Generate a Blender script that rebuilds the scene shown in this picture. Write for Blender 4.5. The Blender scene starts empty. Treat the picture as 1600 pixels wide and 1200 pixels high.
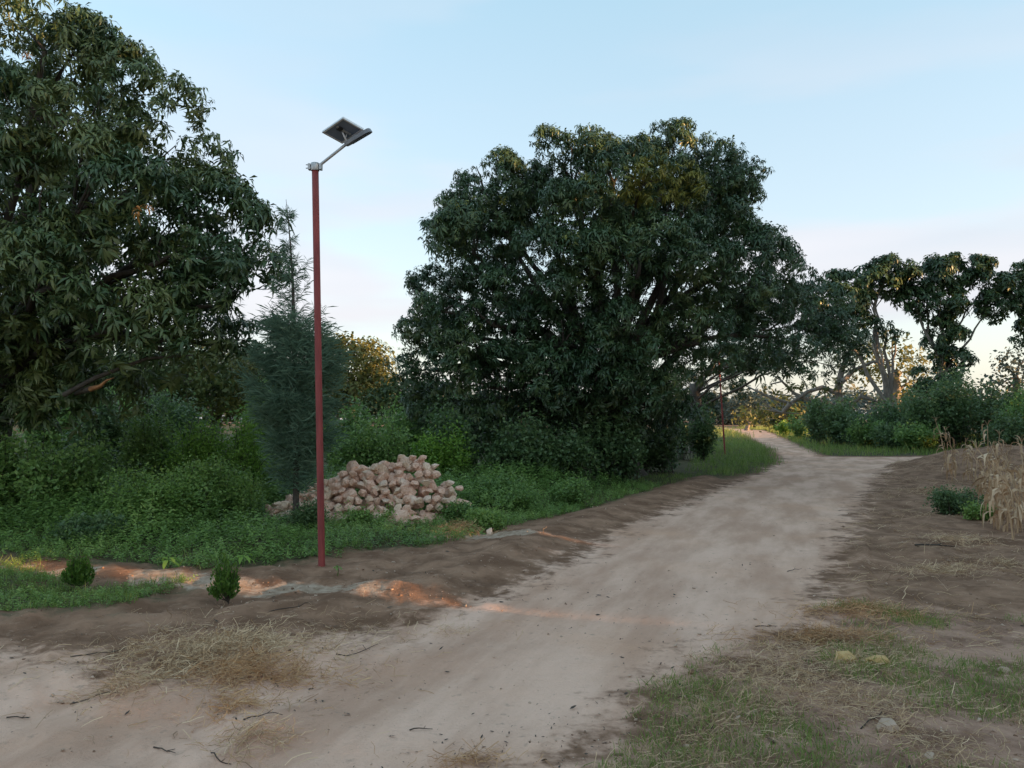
import bpy, bmesh, math, random
import numpy as np
from mathutils import Vector, Matrix

random.seed(5)
rng = np.random.default_rng(11)
S = bpy.context.scene
C = S.collection
R = math.radians

# ------------------------------------------------------------------ camera
F = 1232.0                       # focal length in photo pixels (1600 wide)
EYE = 1.6
PITCH = math.atan(55 / F)
cam_d = bpy.data.cameras.new('camera')
cam_d.sensor_width = 36
cam_d.lens = 36 * F / 1600
cam_d.clip_start = 0.05
cam_d.clip_end = 4000
cam = bpy.data.objects.new('camera', cam_d)
C.objects.link(cam)
cam.location = (0, 0, EYE)
cam.rotation_euler = (math.pi / 2 + PITCH, 0, 0)
S.camera = cam

# ------------------------------------------------------------------ sky, sun, exposure
SUN_EL, SUN_AZ = 7.0, 20.0       # low sun from the right, 20 degrees behind the camera's right hand
SDIR = Vector((math.cos(R(SUN_EL)) * math.cos(R(SUN_AZ)), -math.cos(R(SUN_EL)) * math.sin(R(SUN_AZ)), math.sin(R(SUN_EL))))
W = bpy.data.worlds.new('World')
S.world = W
W.use_nodes = True
wt = W.node_tree
wt.nodes.clear()
def wn(t, **k):
    n = wt.nodes.new(t)
    for a, b in k.items():
        setattr(n, a, b)
    return n
sky = wn('ShaderNodeTexSky', sky_type='NISHITA', sun_disc=False)
sky.sun_elevation = R(SUN_EL)
sky.sun_rotation = R(90 + SUN_AZ)
sky.altitude = 10
sky.air_density = 1.0
sky.dust_density = 1.6
sky.ozone_density = 1.2
tc = wn('ShaderNodeTexCoord')
mp = wn('ShaderNodeMapping')
mp.inputs['Scale'].default_value = (1.0, 1.0, 4.5)
mp.inputs['Location'].default_value = (8.22, 4.26, 3.18 - 0.28)
cn = wn('ShaderNodeTexNoise')
cn.inputs['Scale'].default_value = 2.2
cn.inputs['Detail'].default_value = 4
cn.inputs['Roughness'].default_value = 0.45
cr = wn('ShaderNodeMapRange', interpolation_type='SMOOTHSTEP')
cr.inputs['From Min'].default_value = 0.46
cr.inputs['From Max'].default_value = 0.60
sep = wn('ShaderNodeSeparateXYZ')
el = wn('ShaderNodeMapRange')            # height above the horizon
el.inputs['From Min'].default_value = 0.0
el.inputs['From Max'].default_value = 0.5
veil = wn('ShaderNodeValToRGB')          # thin high haze: milky low down, clear blue higher up
VS = 1.95
for k, (p_, c_) in enumerate([(0.0, (0.89, 0.875, 0.93)), (0.35, (0.79, 0.87, 0.96)), (1.0, (0.54, 0.81, 0.95))]):
    e_ = veil.color_ramp.elements[k] if k < 2 else veil.color_ramp.elements.new(p_)
    e_.position = p_
    e_.color = (c_[0], c_[1], c_[2], 1)
vs = wn('ShaderNodeVectorMath', operation='SCALE')
vs.inputs['Scale'].default_value = VS
lowc = wn('ShaderNodeMapRange')          # cloud bank only low in the sky
lowc.inputs['From Min'].default_value = 0.06
lowc.inputs['From Max'].default_value = 0.42
lowc.inputs['To Min'].default_value = 0.9
lowc.inputs['To Max'].default_value = 0.12
mul = wn('ShaderNodeMath', operation='MULTIPLY')
cl = wn('ShaderNodeMix', data_type='RGBA')
cn2 = wn('ShaderNodeTexNoise')
cn2.inputs['Scale'].default_value = 3.1
cn2.inputs['Detail'].default_value = 2
cm = wn('ShaderNodeMix', data_type='RGBA')
cm.inputs['A'].default_value = (1.08, 1.28, 1.52, 1)
cm.inputs['B'].default_value = (2.25, 1.95, 1.97, 1)
mix = wn('ShaderNodeMix', data_type='RGBA')
mix.inputs['Factor'].default_value = 0.62
bg = wn('ShaderNodeBackground')
bg.inputs['Strength'].default_value = 0.12
out = wn('ShaderNodeOutputWorld')
L = wt.links.new
L(tc.outputs['Generated'], mp.inputs['Vector'])
L(mp.outputs['Vector'], cn.inputs['Vector'])
L(cn.outputs['Fac'], cr.inputs['Value'])
L(mp.outputs['Vector'], cn2.inputs['Vector'])
L(cn2.outputs['Fac'], cm.inputs['Factor'])
L(cm.outputs['Result'], cl.inputs['B'])
L(tc.outputs['Generated'], sep.inputs['Vector'])
L(sep.outputs['Z'], el.inputs['Value'])
L(el.outputs['Result'], veil.inputs['Fac'])
L(veil.outputs['Color'], vs.inputs[0])
L(sep.outputs['Z'], lowc.inputs['Value'])
L(cr.outputs['Result'], mul.inputs[0])
L(lowc.outputs['Result'], mul.inputs[1])
L(mul.outputs['Value'], cl.inputs['Factor'])
L(vs.outputs['Vector'], mix.inputs['B'])
L(mix.outputs['Result'], cl.inputs['A'])
L(sky.outputs['Color'], mix.inputs['A'])
L(cl.outputs['Result'], bg.inputs['Color'])
L(bg.outputs['Background'], out.inputs['Surface'])

sl = bpy.data.lights.new('sun', 'SUN')
sl.energy = 3.0
sl.angle = R(0.5)
sl.color = (1.0, 0.55, 0.24)
so = bpy.data.objects.new('sun', sl)
C.objects.link(so)
so.rotation_euler = SDIR.to_track_quat('Z', 'Y').to_euler()
so.location = (40, -15, 30)

S.view_settings.view_transform = 'Standard'
S.view_settings.look = 'None'
S.view_settings.gamma = 1
S.view_settings.use_curve_mapping = False
S.view_settings.exposure = 2.12
S.render.engine = 'CYCLES'
S.cycles.max_bounces = 8
S.cycles.diffuse_bounces = 5
S.cycles.glossy_bounces = 2
S.cycles.transmission_bounces = 5
S.cycles.transparent_max_bounces = 4

# ------------------------------------------------------------------ helpers
def ray(px, py):
    u = (600 - py) / F
    return np.array([(px - 800) / F, math.cos(PITCH) - u * math.sin(PITCH), math.sin(PITCH) + u * math.cos(PITCH)])

def G(px, py):
    d = ray(px, py)
    t = -EYE / d[2]
    return np.array([d[0] * t, d[1] * t])

def P(px, py, Y):
    d = ray(px, py)
    t = Y / d[1]
    return np.array([d[0] * t, Y, EYE + d[2] * t])

def _hash(ix, iy, seed):
    h = (ix * 374761393 + iy * 668265263 + seed * 982451653) & 0xffffffff
    h = ((h ^ (h >> 13)) * 1274126177) & 0xffffffff
    return ((h ^ (h >> 16)) & 0xffffff) / float(0xffffff)

def vn(x, y, sc, seed=0):
    x = np.asarray(x, float) * sc
    y = np.asarray(y, float) * sc
    ix = np.floor(x).astype(np.int64)
    iy = np.floor(y).astype(np.int64)
    fx, fy = x - ix, y - iy
    fx = fx * fx * (3 - 2 * fx)
    fy = fy * fy * (3 - 2 * fy)
    a, b = _hash(ix, iy, seed), _hash(ix + 1, iy, seed)
    c, d = _hash(ix, iy + 1, seed), _hash(ix + 1, iy + 1, seed)
    return (a * (1 - fx) + b * fx) * (1 - fy) + (c * (1 - fx) + d * fx) * fy

def fbm(x, y, sc, seed=0, n=4):
    r, amp, tot = 0, 1.0, 0
    for k in range(n):
        r = r + amp * vn(x, y, sc * 2 ** k, seed + k)
        tot += amp
        amp *= 0.5
    return r / tot

def sstep(x, a, b):
    t = np.clip((x - a) / (b - a), 0, 1)
    return t * t * (3 - 2 * t)

def sdist(x, y, poly):
    """signed distance to a polygon on the ground, positive inside"""
    x = np.asarray(x, float); y = np.asarray(y, float)
    d = np.full(x.shape, 1e9)
    ins = np.zeros(x.shape, bool)
    n = len(poly)
    for i in range(n):
        ax, ay = poly[i]; bx, by = poly[(i + 1) % n]
        ex, ey = bx - ax, by - ay
        t = np.clip(((x - ax) * ex + (y - ay) * ey) / (ex * ex + ey * ey + 1e-12), 0, 1)
        d = np.minimum(d, np.hypot(x - ax - t * ex, y - ay - t * ey))
        if ay != by:
            cond = ((ay > y) != (by > y)) & (x < (bx - ax) * (y - ay) / (by - ay) + ax)
            ins ^= cond
    return np.where(ins, d, -d)

def gp(pts):
    return [tuple(G(*p)) for p in pts]

# ground regions, traced on the ground plane
ROAD = [(-9, -4), (-9, 2.0)] + gp([(0, 1010), (120, 1030), (250, 1060), (440, 1010), (560, 985), (700, 950), (800, 915), (880, 878), (960, 832), (1090, 775), (1180, 742), (1214, 727), (1222, 715), (1205, 700), (1175, 685), (1140, 674), (1100, 668)]) + [(34, 190), (42, 190)] + gp([(1195, 673), (1222, 684), (1255, 700), (1285, 713.5), (1330, 714)]) + [(70, 36), (70, 28.6)] + gp([(1440, 723), (1385, 737), (1350, 780), (1325, 840), (1305, 900), (1300, 950), (1220, 1000), (1090, 1035), (1030, 1080), (960, 1150), (880, 1210)]) + [(0.1, 2.0), (0.4, -4)]
GREEN_L = [(-80, 9.5)] + gp([(0, 868), (150, 880), (330, 893), (440, 886), (520, 872), (570, 858), (660, 856), (735, 838), (800, 820), (900, 803), (1000, 776), (1080, 748), (1130, 752), (1190, 738), (1212, 724), (1200, 702), (1170, 686), (1130, 673)]) + [(25, 200), (-150, 200)]
GREEN_R = gp([(1200, 674), (1226, 684), (1260, 700), (1290, 712.5)]) + [(70, 37), (150, 190), (48, 190)]
PATCH_L = [(-12, 9.0), (-12, 6)] + gp([(0, 965), (60, 962), (180, 955), (280, 925), (300, 905), (200, 915), (80, 912), (40, 880), (0, 885)])
DIRT_R = gp([(1385, 735), (1350, 780), (1325, 840), (1305, 900), (1310, 945), (1500, 960), (1700, 975)]) + [(30, 10), (30, 28), (18, 28.5), (14, 28)]
DRY_R = gp([(880, 1210), (960, 1150), (1030, 1080), (1090, 1030), (1220, 1000), (1300, 950), (1500, 960), (1800, 990)]) + [(6, 2), (0.3, 2)]
STRAW = [(250, 1040, 0.55, 0.9), (380, 1050, 0.55, 0.8), (310, 1020, 0.5, 0.5)]

def hgt(x, y):
    x = np.asarray(x, float); y = np.asarray(y, float)
    r = np.hypot(x, y)
    z = (fbm(x, y, 0.9, 3) - 0.5) * 0.07
    near = 1 - sstep(r, 9, 16)
    z = z + ((fbm(x, y, 2.4, 9, 4) - 0.5) * 0.10 + (fbm(x, y, 5.5, 14, 3) - 0.5) * 0.055) * near * (0.35 + sstep(-x + 0.15 * y, 0.0, 2.2))
    road = sdist(x, y, ROAD)
    on = sstep(road, 0.0, 1.2)
    z = z * (1 - 0.55 * on * sstep(x + 0.2 * y, -1.5, 1))
    # little berm of scraped soil along the road's left edge
    berm = np.exp(-((road + 0.75) / 0.45) ** 2) * (x < 0.45 * y) * sstep(y, 5, 8) * (1 - sstep(y, 26, 32))
    z = z + berm * (0.05 + 0.12 * fbm(x, y, 1.4, 21))
    # heap of dug soil at the right
    ridge = np.exp(-((y - 24 - 0.10 * (x - 15)) / 2.4) ** 2) * sstep(x, 10.2, 15.0)
    z = z + ridge * (0.80 + 0.25 * (fbm(x, y, 0.8, 31) - 0.5) + 0.22 * (fbm(x, y, 2.6, 35) - .5))
    z = z + (fbm(x, y, 2.0, 41) - 0.5) * 0.15 * sstep(sdist(x, y, DIRT_R), -0.2, 0.8)
    z = z + sstep(r, 60, 300) * (fbm(x, y, 0.01, 51) - 0.5) * 1.5
    return z

def gz(x, y):
    return float(hgt(np.array([x]), np.array([y]))[0])

# ---- nodes / materials
def mat_new(name):
    m = bpy.data.materials.new(name)
    m.use_nodes = True
    nt = m.node_tree
    nt.nodes.clear()
    o = nt.nodes.new('ShaderNodeOutputMaterial')
    return m, nt, o

def nd(nt, t, ins=None, **k):
    n = nt.nodes.new(t)
    for a, b in k.items():
        setattr(n, a, b)
    for a, b in (ins or {}).items():
        if isinstance(b, bpy.types.NodeSocket):
            nt.links.new(b, n.inputs[a])
        else:
            n.inputs[a].default_value = b
    return n

def rgb(c):
    return (c[0], c[1], c[2], 1)

def mixc(nt, f, a, b):
    n = nt.nodes.new('ShaderNodeMix')
    n.data_type = 'RGBA'
    for key, v in (('Factor', f), ('A', a), ('B', b)):
        if isinstance(v, bpy.types.NodeSocket):
            nt.links.new(v, n.inputs[key])
        else:
            n.inputs[key].default_value = v
    return n.outputs['Result']

def leaf_mat(name, dark, mid, light, rough=0.5, trans=0.22, spec=0.4):
    m, nt, o = mat_new(name)
    at = nd(nt, 'ShaderNodeAttribute', attribute_name='tint')
    oi = nd(nt, 'ShaderNodeObjectInfo')
    rr = nd(nt, 'ShaderNodeMath', {0: oi.outputs['Random'], 1: 0.18, 2: -0.09}, operation='MULTIPLY_ADD')
    sm = nd(nt, 'ShaderNodeMath', {0: at.outputs['Fac'], 1: rr.outputs[0]}, operation='ADD')
    ra = nt.nodes.new('ShaderNodeValToRGB')
    e = ra.color_ramp.elements
    e[0].position = 0.0; e[0].color = rgb(dark)
    e[1].position = 1.0; e[1].color = rgb(light)
    q = e.new(0.5); q.color = rgb(mid)
    nt.links.new(sm.outputs[0], ra.inputs['Fac'])
    b = nd(nt, 'ShaderNodeBsdfPrincipled', {'Base Color': ra.outputs['Color'], 'Roughness': rough, 'Specular IOR Level': spec})
    t = nd(nt, 'ShaderNodeBsdfTranslucent', {'Color': ra.outputs['Color']})
    mx = nd(nt, 'ShaderNodeMixShader', {0: trans, 1: b.outputs[0], 2: t.outputs[0]})
    nt.links.new(mx.outputs[0], o.inputs['Surface'])
    return m

def plain_mat(name, c1, c2, scale=8, rough=0.8, bump=0.2, metal=0.0, detail=5, spec=0.4, stretch=None):
    m, nt, o = mat_new(name)
    tcx = nd(nt, 'ShaderNodeTexCoord')
    v = tcx.outputs['Object']
    if stretch:
        v = nd(nt, 'ShaderNodeMapping', {'Vector': v, 'Scale': stretch}).outputs['Vector']
    n = nd(nt, 'ShaderNodeTexNoise', {'Vector': v, 'Scale': scale, 'Detail': detail, 'Roughness': 0.65})
    ra = nt.nodes.new('ShaderNodeValToRGB')
    ra.color_ramp.elements[0].position = 0.32; ra.color_ramp.elements[0].color = rgb(c1)
    ra.color_ramp.elements[1].position = 0.68; ra.color_ramp.elements[1].color = rgb(c2)
    nt.links.new(n.outputs['Fac'], ra.inputs['Fac'])
    b = nd(nt, 'ShaderNodeBsdfPrincipled', {'Base Color': ra.outputs['Color'], 'Roughness': rough, 'Metallic': metal, 'Specular IOR Level': spec})
    if bump:
        bp = nd(nt, 'ShaderNodeBump', {'Height': n.outputs['Fac'], 'Strength': bump, 'Distance': 0.03})
        nt.links.new(bp.outputs['Normal'], b.inputs['Normal'])
    nt.links.new(b.outputs[0], o.inputs['Surface'])
    return m

def ground_mat():
    m, nt, o = mat_new('soil_and_sand')
    geo = nd(nt, 'ShaderNodeNewGeometry')
    pos = geo.outputs['Position']
    def noise(sc, det=6, ro=0.6, vec=pos):
        return nd(nt, 'ShaderNodeTexNoise', {'Vector': vec, 'Scale': sc, 'Detail': det, 'Roughness': ro}).outputs['Fac']
    def attr(nm):
        return nd(nt, 'ShaderNodeAttribute', attribute_name=nm).outputs['Fac']
    def rngm(v, a, b, c=0.0, d=1.0):
        return nd(nt, 'ShaderNodeMapRange', {'Value': v, 'From Min': a, 'From Max': b, 'To Min': c, 'To Max': d}, interpolation_type='SMOOTHSTEP').outputs['Result']
    def madd(v, mu, ad):
        n = nd(nt, 'ShaderNodeMath', operation='MULTIPLY_ADD')
        for i, q in enumerate((v, mu, ad)):
            if isinstance(q, bpy.types.NodeSocket):
                nt.links.new(q, n.inputs[i])
            else:
                n.inputs[i].default_value = q
        return n.outputs[0]
    def mult(a, b):
        n = nd(nt, 'ShaderNodeMath', operation='MULTIPLY')
        for i, q in enumerate((a, b)):
            if isinstance(q, bpy.types.NodeSocket):
                nt.links.new(q, n.inputs[i])
            else:
                n.inputs[i].default_value = q
        return n.outputs[0]
    n_big, n_mid, n_fine, n_grain = noise(0.5), noise(2.3), noise(11), noise(70, 3)
    # driving direction runs up the road: streaks of pale and peach sand along it
    mpv = nd(nt, 'ShaderNodeMapping', {'Vector': pos, 'Rotation': (0, 0, R(20))}).outputs['Vector']
    mpv = nd(nt, 'ShaderNodeMapping', {'Vector': mpv, 'Scale': (1.1, 0.25, 1)}).outputs['Vector']
    n_str = noise(1.5, 5, 0.6, mpv)
    sand = mixc(nt, rngm(n_str, 0.36, 0.66), rgb((0.51, 0.31, 0.22)), rgb((0.73, 0.48, 0.365)))
    sand = mixc(nt, rngm(n_big, 0.45, 0.75, 0, 0.5), sand, rgb((0.66, 0.38, 0.245)))
    sand = mixc(nt, rngm(n_fine, 0.60, 0.74, 0, 0.45), sand, rgb((0.23, 0.18, 0.14)))
    dirt = mixc(nt, rngm(n_mid, 0.35, 0.68), rgb((0.17, 0.092, 0.056)), rgb((0.34, 0.20, 0.13)))
    dirt = mixc(nt, rngm(n_fine, 0.55, 0.75, 0, 0.6), dirt, rgb((0.42, 0.28, 0.20)))
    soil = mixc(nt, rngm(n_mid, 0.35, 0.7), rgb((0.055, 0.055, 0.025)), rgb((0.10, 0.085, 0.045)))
    dry = mixc(nt, rngm(n_mid, 0.38, 0.62), rgb((0.22, 0.125, 0.085)), rgb((0.44, 0.27, 0.195)))
    orange = mixc(nt, rngm(n_fine, 0.35, 0.65), rgb((0.27, 0.185, 0.125)), rgb((0.44, 0.33, 0.25)))  # soil colour of the painted sun streaks
    nz = madd(n_mid, 1.6, -0.8)
    nz2 = madd(n_fine, 1.0, -0.5)
    nn = nd(nt, 'ShaderNodeMath', {0: nz, 1: nz2}, operation='ADD').outputs[0]
    a_road = nd(nt, 'ShaderNodeMath', {0: attr('road'), 1: nn}, operation='ADD').outputs[0]
    a_green = nd(nt, 'ShaderNodeMath', {0: attr('green'), 1: nn}, operation='ADD').outputs[0]
    a_dry = nd(nt, 'ShaderNodeMath', {0: attr('dry'), 1: nn}, operation='ADD').outputs[0]
    a_streak = nd(nt, 'ShaderNodeMath', {0: attr('pale'), 1: mult(nn, 0.7)}, operation='ADD').outputs[0]
    col = mixc(nt, rngm(a_dry, -0.3, 0.3), dirt, dry)
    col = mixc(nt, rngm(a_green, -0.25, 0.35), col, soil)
    col = mixc(nt, rngm(a_streak, 0.25, 0.6), col, orange)
    col = mixc(nt, rngm(a_road, -0.18, 0.32), col, sand)
    b = nd(nt, 'ShaderNodeBsdfPrincipled', {'Base Color': col, 'Roughness': 0.95, 'Specular IOR Level': 0.15})
    hsum = madd(n_fine, 0.5, mult(n_mid, 0.5))
    hsum = madd(n_grain, 0.22, hsum)
    bp = nd(nt, 'ShaderNodeBump', {'Height': hsum, 'Strength': 0.85, 'Distance': 0.05})
    nt.links.new(bp.outputs['Normal'], b.inputs['Normal'])
    nt.links.new(b.outputs[0], o.inputs['Surface'])
    return m

M = {}
M['ground'] = ground_mat()
M['mango'] = leaf_mat('mango_leaf', (0.027, 0.056, 0.025), (0.061, 0.112, 0.043), (0.155, 0.185, 0.056), 0.42, 0.2, 0.5)
M['mango_warm'] = leaf_mat('mango_leaf_young', (0.03, 0.06, 0.02), (0.065, 0.115, 0.032), (0.125, 0.165, 0.05), 0.42, 0.25, 0.5)
M['mango_yellow'] = leaf_mat('mango_leaf_flush', (0.09, 0.115, 0.025), (0.20, 0.21, 0.04), (0.32, 0.29, 0.06), 0.45, 0.25, 0.4)
M['tree'] = leaf_mat('broad_leaf', (0.029, 0.052, 0.018), (0.065, 0.103, 0.031), (0.130, 0.161, 0.044), 0.55, 0.25)
M['tree_yellow'] = leaf_mat('yellow_green_leaf', (0.05, 0.07, 0.018), (0.12, 0.13, 0.03), (0.20, 0.19, 0.05), 0.55, 0.3)
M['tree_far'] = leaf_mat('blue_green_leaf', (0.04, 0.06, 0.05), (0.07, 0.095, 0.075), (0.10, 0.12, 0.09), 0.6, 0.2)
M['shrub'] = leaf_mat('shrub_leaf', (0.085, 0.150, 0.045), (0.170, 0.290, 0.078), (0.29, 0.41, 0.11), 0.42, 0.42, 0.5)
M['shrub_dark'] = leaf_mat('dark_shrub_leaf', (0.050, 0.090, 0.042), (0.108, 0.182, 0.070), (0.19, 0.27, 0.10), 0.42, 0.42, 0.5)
M['shrub_bright'] = leaf_mat('bright_shrub_leaf', (0.076, 0.160, 0.025), (0.162, 0.304, 0.045), (0.272, 0.420, 0.070), 0.5, 0.42)
M['weed'] = leaf_mat('weed_leaf', (0.10, 0.185, 0.046), (0.205, 0.335, 0.08), (0.34, 0.43, 0.115), 0.42, 0.42, 0.5)
M['grass'] = leaf_mat('grass_blade', (0.08, 0.14, 0.03), (0.165, 0.26, 0.055), (0.30, 0.34, 0.10), 0.55, 0.4)
M['straw'] = leaf_mat('straw', (0.25, 0.16, 0.09), (0.56, 0.385, 0.225), (0.80, 0.60, 0.40), 0.7, 0.15)
M['straw_orange'] = leaf_mat('straw_orange', (0.269, 0.142, 0.063), (0.515, 0.304, 0.153), (0.672, 0.437, 0.234), 0.7, 0.15)
M['maize'] = leaf_mat('dry_maize_leaf', (0.26, 0.15, 0.08), (0.54, 0.355, 0.21), (0.74, 0.55, 0.37), 0.65, 0.2)
M['needle'] = leaf_mat('casuarina_needle', (0.075, 0.135, 0.085), (0.13, 0.21, 0.135), (0.20, 0.28, 0.18), 0.6, 0.4)
M['thuja'] = leaf_mat('thuja_scale_leaf', (0.03, 0.085, 0.012), (0.065, 0.15, 0.02), (0.13, 0.22, 0.035), 0.55, 0.25)
M['bark'] = plain_mat('bark', (0.035, 0.028, 0.022), (0.10, 0.082, 0.066), 9, 0.9, 0.5, stretch=(1, 1, 0.3))
M['bark_pale'] = plain_mat('pale_bark', (0.15, 0.13, 0.11), (0.32, 0.28, 0.24), 6, 0.9, 0.4, stretch=(1, 1, 0.3))
M['bark_mid'] = plain_mat('grey_brown_bark', (0.06, 0.05, 0.042), (0.15, 0.125, 0.105), 7, 0.9, 0.45, stretch=(1, 1, 0.3))
M['bark_twig'] = plain_mat('twig_bark', (0.03, 0.024, 0.02), (0.09, 0.07, 0.055), 20, 0.9, 0.2)
M['red_paint'] = plain_mat('red_oxide_paint', (0.17, 0.030, 0.032), (0.32, 0.065, 0.060), 9, 0.6, 0.05, stretch=(1, 1, 0.18))
M['galv'] = plain_mat('galvanised_steel', (0.38, 0.38, 0.38), (0.55, 0.55, 0.56), 30, 0.45, 0.03, 0.7)
M['alu'] = plain_mat('aluminium_frame', (0.62, 0.63, 0.65), (0.75, 0.76, 0.78), 20, 0.4, 0, 0.4)
M['backsheet'] = plain_mat('panel_backsheet', (0.12, 0.16, 0.22), (0.17, 0.21, 0.28), 5, 0.4, 0)
M['cells'] = plain_mat('solar_cells', (0.01, 0.015, 0.05), (0.02, 0.03, 0.08), 4, 0.15, 0)
M['black'] = plain_mat('black_plastic', (0.02, 0.02, 0.022), (0.035, 0.035, 0.04), 10, 0.5, 0)
M['housing'] = plain_mat('grey_lamp_housing', (0.16, 0.17, 0.19), (0.22, 0.23, 0.25), 10, 0.45, 0.02, 0.3)
M['led'] = plain_mat('led_cover', (0.05, 0.06, 0.10), (0.08, 0.09, 0.14), 60, 0.2, 0)
M['rock_a'] = plain_mat('pink_limestone', (0.52, 0.28, 0.19), (0.80, 0.57, 0.45), 5, 0.9, 0.5)
M['rock_b'] = plain_mat('cream_limestone', (0.55, 0.37, 0.26), (0.78, 0.61, 0.47), 6, 0.9, 0.5)
M['rock_c'] = plain_mat('grey_white_limestone', (0.58, 0.41, 0.31), (0.80, 0.63, 0.51), 7, 0.9, 0.5)
M['yellow_stone'] = plain_mat('yellow_stone', (0.42, 0.25, 0.09), (0.64, 0.44, 0.20), 12, 0.8, 0.3)
M['pebble'] = plain_mat('pebble', (0.32, 0.22, 0.155), (0.60, 0.45, 0.35), 3, 0.9, 0.2)

# ---- mesh building
def link(name, me, mat=None, parent=None):
    o = bpy.data.objects.new(name, me)
    C.objects.link(o)
    if mat is not None and me is not None and not me.materials:
        me.materials.append(mat)
    if parent is not None:
        o.parent = parent
    return o

def mesh_tris(name, v, f, tint=None, smooth=False, attrs=None):
    me = bpy.data.meshes.new(name)
    v = np.ascontiguousarray(v, np.float32)
    f = np.ascontiguousarray(f, np.int32)
    me.vertices.add(len(v))
    me.vertices.foreach_set('co', v.ravel())
    k = f.shape[1]
    me.loops.add(len(f) * k)
    me.loops.foreach_set('vertex_index', f.ravel())
    me.polygons.add(len(f))
    me.polygons.foreach_set('loop_start', np.arange(0, len(f) * k, k, dtype=np.int32))
    if smooth:
        me.polygons.foreach_set('use_smooth', np.ones(len(f), bool))
    at = dict(attrs or {})
    if tint is not None:
        at['tint'] = tint
    for a, val in at.items():
        q = me.attributes.new(a, 'FLOAT', 'POINT')
        q.data.foreach_set('value', np.ascontiguousarray(val, np.float32))
    me.update()
    me.validate()
    return me

def thing(name, label, cat, loc=(0, 0, 0), group=None, rotz=0):
    o = bpy.data.objects.new(name, None)
    o.empty_display_size = 0.2
    C.objects.link(o)
    o.location = loc
    o.rotation_euler.z = rotz
    o['label'] = label
    o['category'] = cat
    if group:
        o['group'] = group
    return o

def tag(o, label=None, cat=None, group=None, kind=None):
    for k, v in (('label', label), ('category', cat), ('group', group), ('kind', kind)):
        if v:
            o[k] = v
    return o

def frames(axis, roll=None):
    """rotation matrices whose z column is the given axis"""
    a = axis / (np.linalg.norm(axis, axis=1, keepdims=True) + 1e-9)
    ref = np.where(np.abs(a[:, 2:3]) < 0.95, np.array([[0, 0, 1.0]]), np.array([[1.0, 0, 0]]))
    x = np.cross(ref, a)
    x /= np.linalg.norm(x, axis=1, keepdims=True) + 1e-9
    y = np.cross(a, x)
    if roll is not None:
        c, s = np.cos(roll)[:, None], np.sin(roll)[:, None]
        x, y = x * c + y * s, -x * s + y * c
    return np.stack([x, y, a], axis=2)

class Bag:
    """collects triangles with a tint per vertex"""
    def __init__(self):
        self.v, self.f, self.t, self.n = [], [], [], 0
    def put(self, v, f, t=0.5):
        self.v.append(v); self.f.append(f + self.n)
        self.t.append(np.full(len(v), t) if np.isscalar(t) else t)
        self.n += len(v)
    def scatter(self, tv, tf, pos, rot, sc, tint, ttint=None):
        N, K = len(pos), len(tv)
        if N == 0:
            return
        v = np.einsum('nij,kj->nki', rot, tv) * np.asarray(sc).reshape(-1, 1, 1) + pos[:, None, :]
        f = tf[None] + (np.arange(N) * K)[:, None, None]
        t = np.repeat(np.asarray(tint)[:, None], K, axis=1)
        if ttint is not None:
            t = t + ttint[None]
        self.put(v.reshape(-1, 3), f.reshape(-1, 3), t.ravel())
    def mesh(self, name, smooth=False):
        return mesh_tris(name, np.concatenate(self.v), np.concatenate(self.f), np.clip(np.concatenate(self.t), 0, 1), smooth)
    def build(self, name, mat, parent=None, smooth=False, origin=None):
        if not self.v:
            return None
        if origin is not None:
            self.v = [q - np.asarray(origin)[None] for q in self.v]
        return link(name, self.mesh(name, smooth), mat, parent)

def tube(bag, pts, rad, n=7, tint=0.5):
    pts = np.asarray(pts, float)
    rad = np.asarray(rad, float)
    d = np.gradient(pts, axis=0)
    fr = frames(d)
    for i in range(1, len(fr)):      # keep rings from twisting
        x = fr[i - 1][:, 0] - fr[i][:, 2] * np.dot(fr[i - 1][:, 0], fr[i][:, 2])
        x /= np.linalg.norm(x) + 1e-9
        fr[i][:, 0] = x
        fr[i][:, 1] = np.cross(fr[i][:, 2], x)
    a = np.linspace(0, 2 * np.pi, n, endpoint=False)
    ring = np.stack([np.cos(a), np.sin(a)], 1)
    v = pts[:, None, :] + rad[:, None, None] * (ring[None, :, 0:1] * fr[:, None, :, 0] + ring[None, :, 1:2] * fr[:, None, :, 1])
    m = len(pts)
    f = []
    for i in range(m - 1):
        for j in range(n):
            k = (j + 1) % n
            A, B, Cc, D = i * n + j, i * n + k, (i + 1) * n + k, (i + 1) * n + j
            f += [(A, B, Cc), (A, Cc, D)]
    vv = v.reshape(-1, 3)
    vv = np.concatenate([vv, pts[-1:] + d[-1:] * 0.02])
    for j in range(n):
        f.append(((m - 1) * n + j, (m - 1) * n + (j + 1) % n, m * n))
    bag.put(vv, np.array(f), tint)

def bezier(p0, p1, p2, n=8):
    t = np.linspace(0, 1, n)[:, None]
    return (1 - t) ** 2 * p0 + 2 * t * (1 - t) * p1 + t ** 2 * p2

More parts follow.
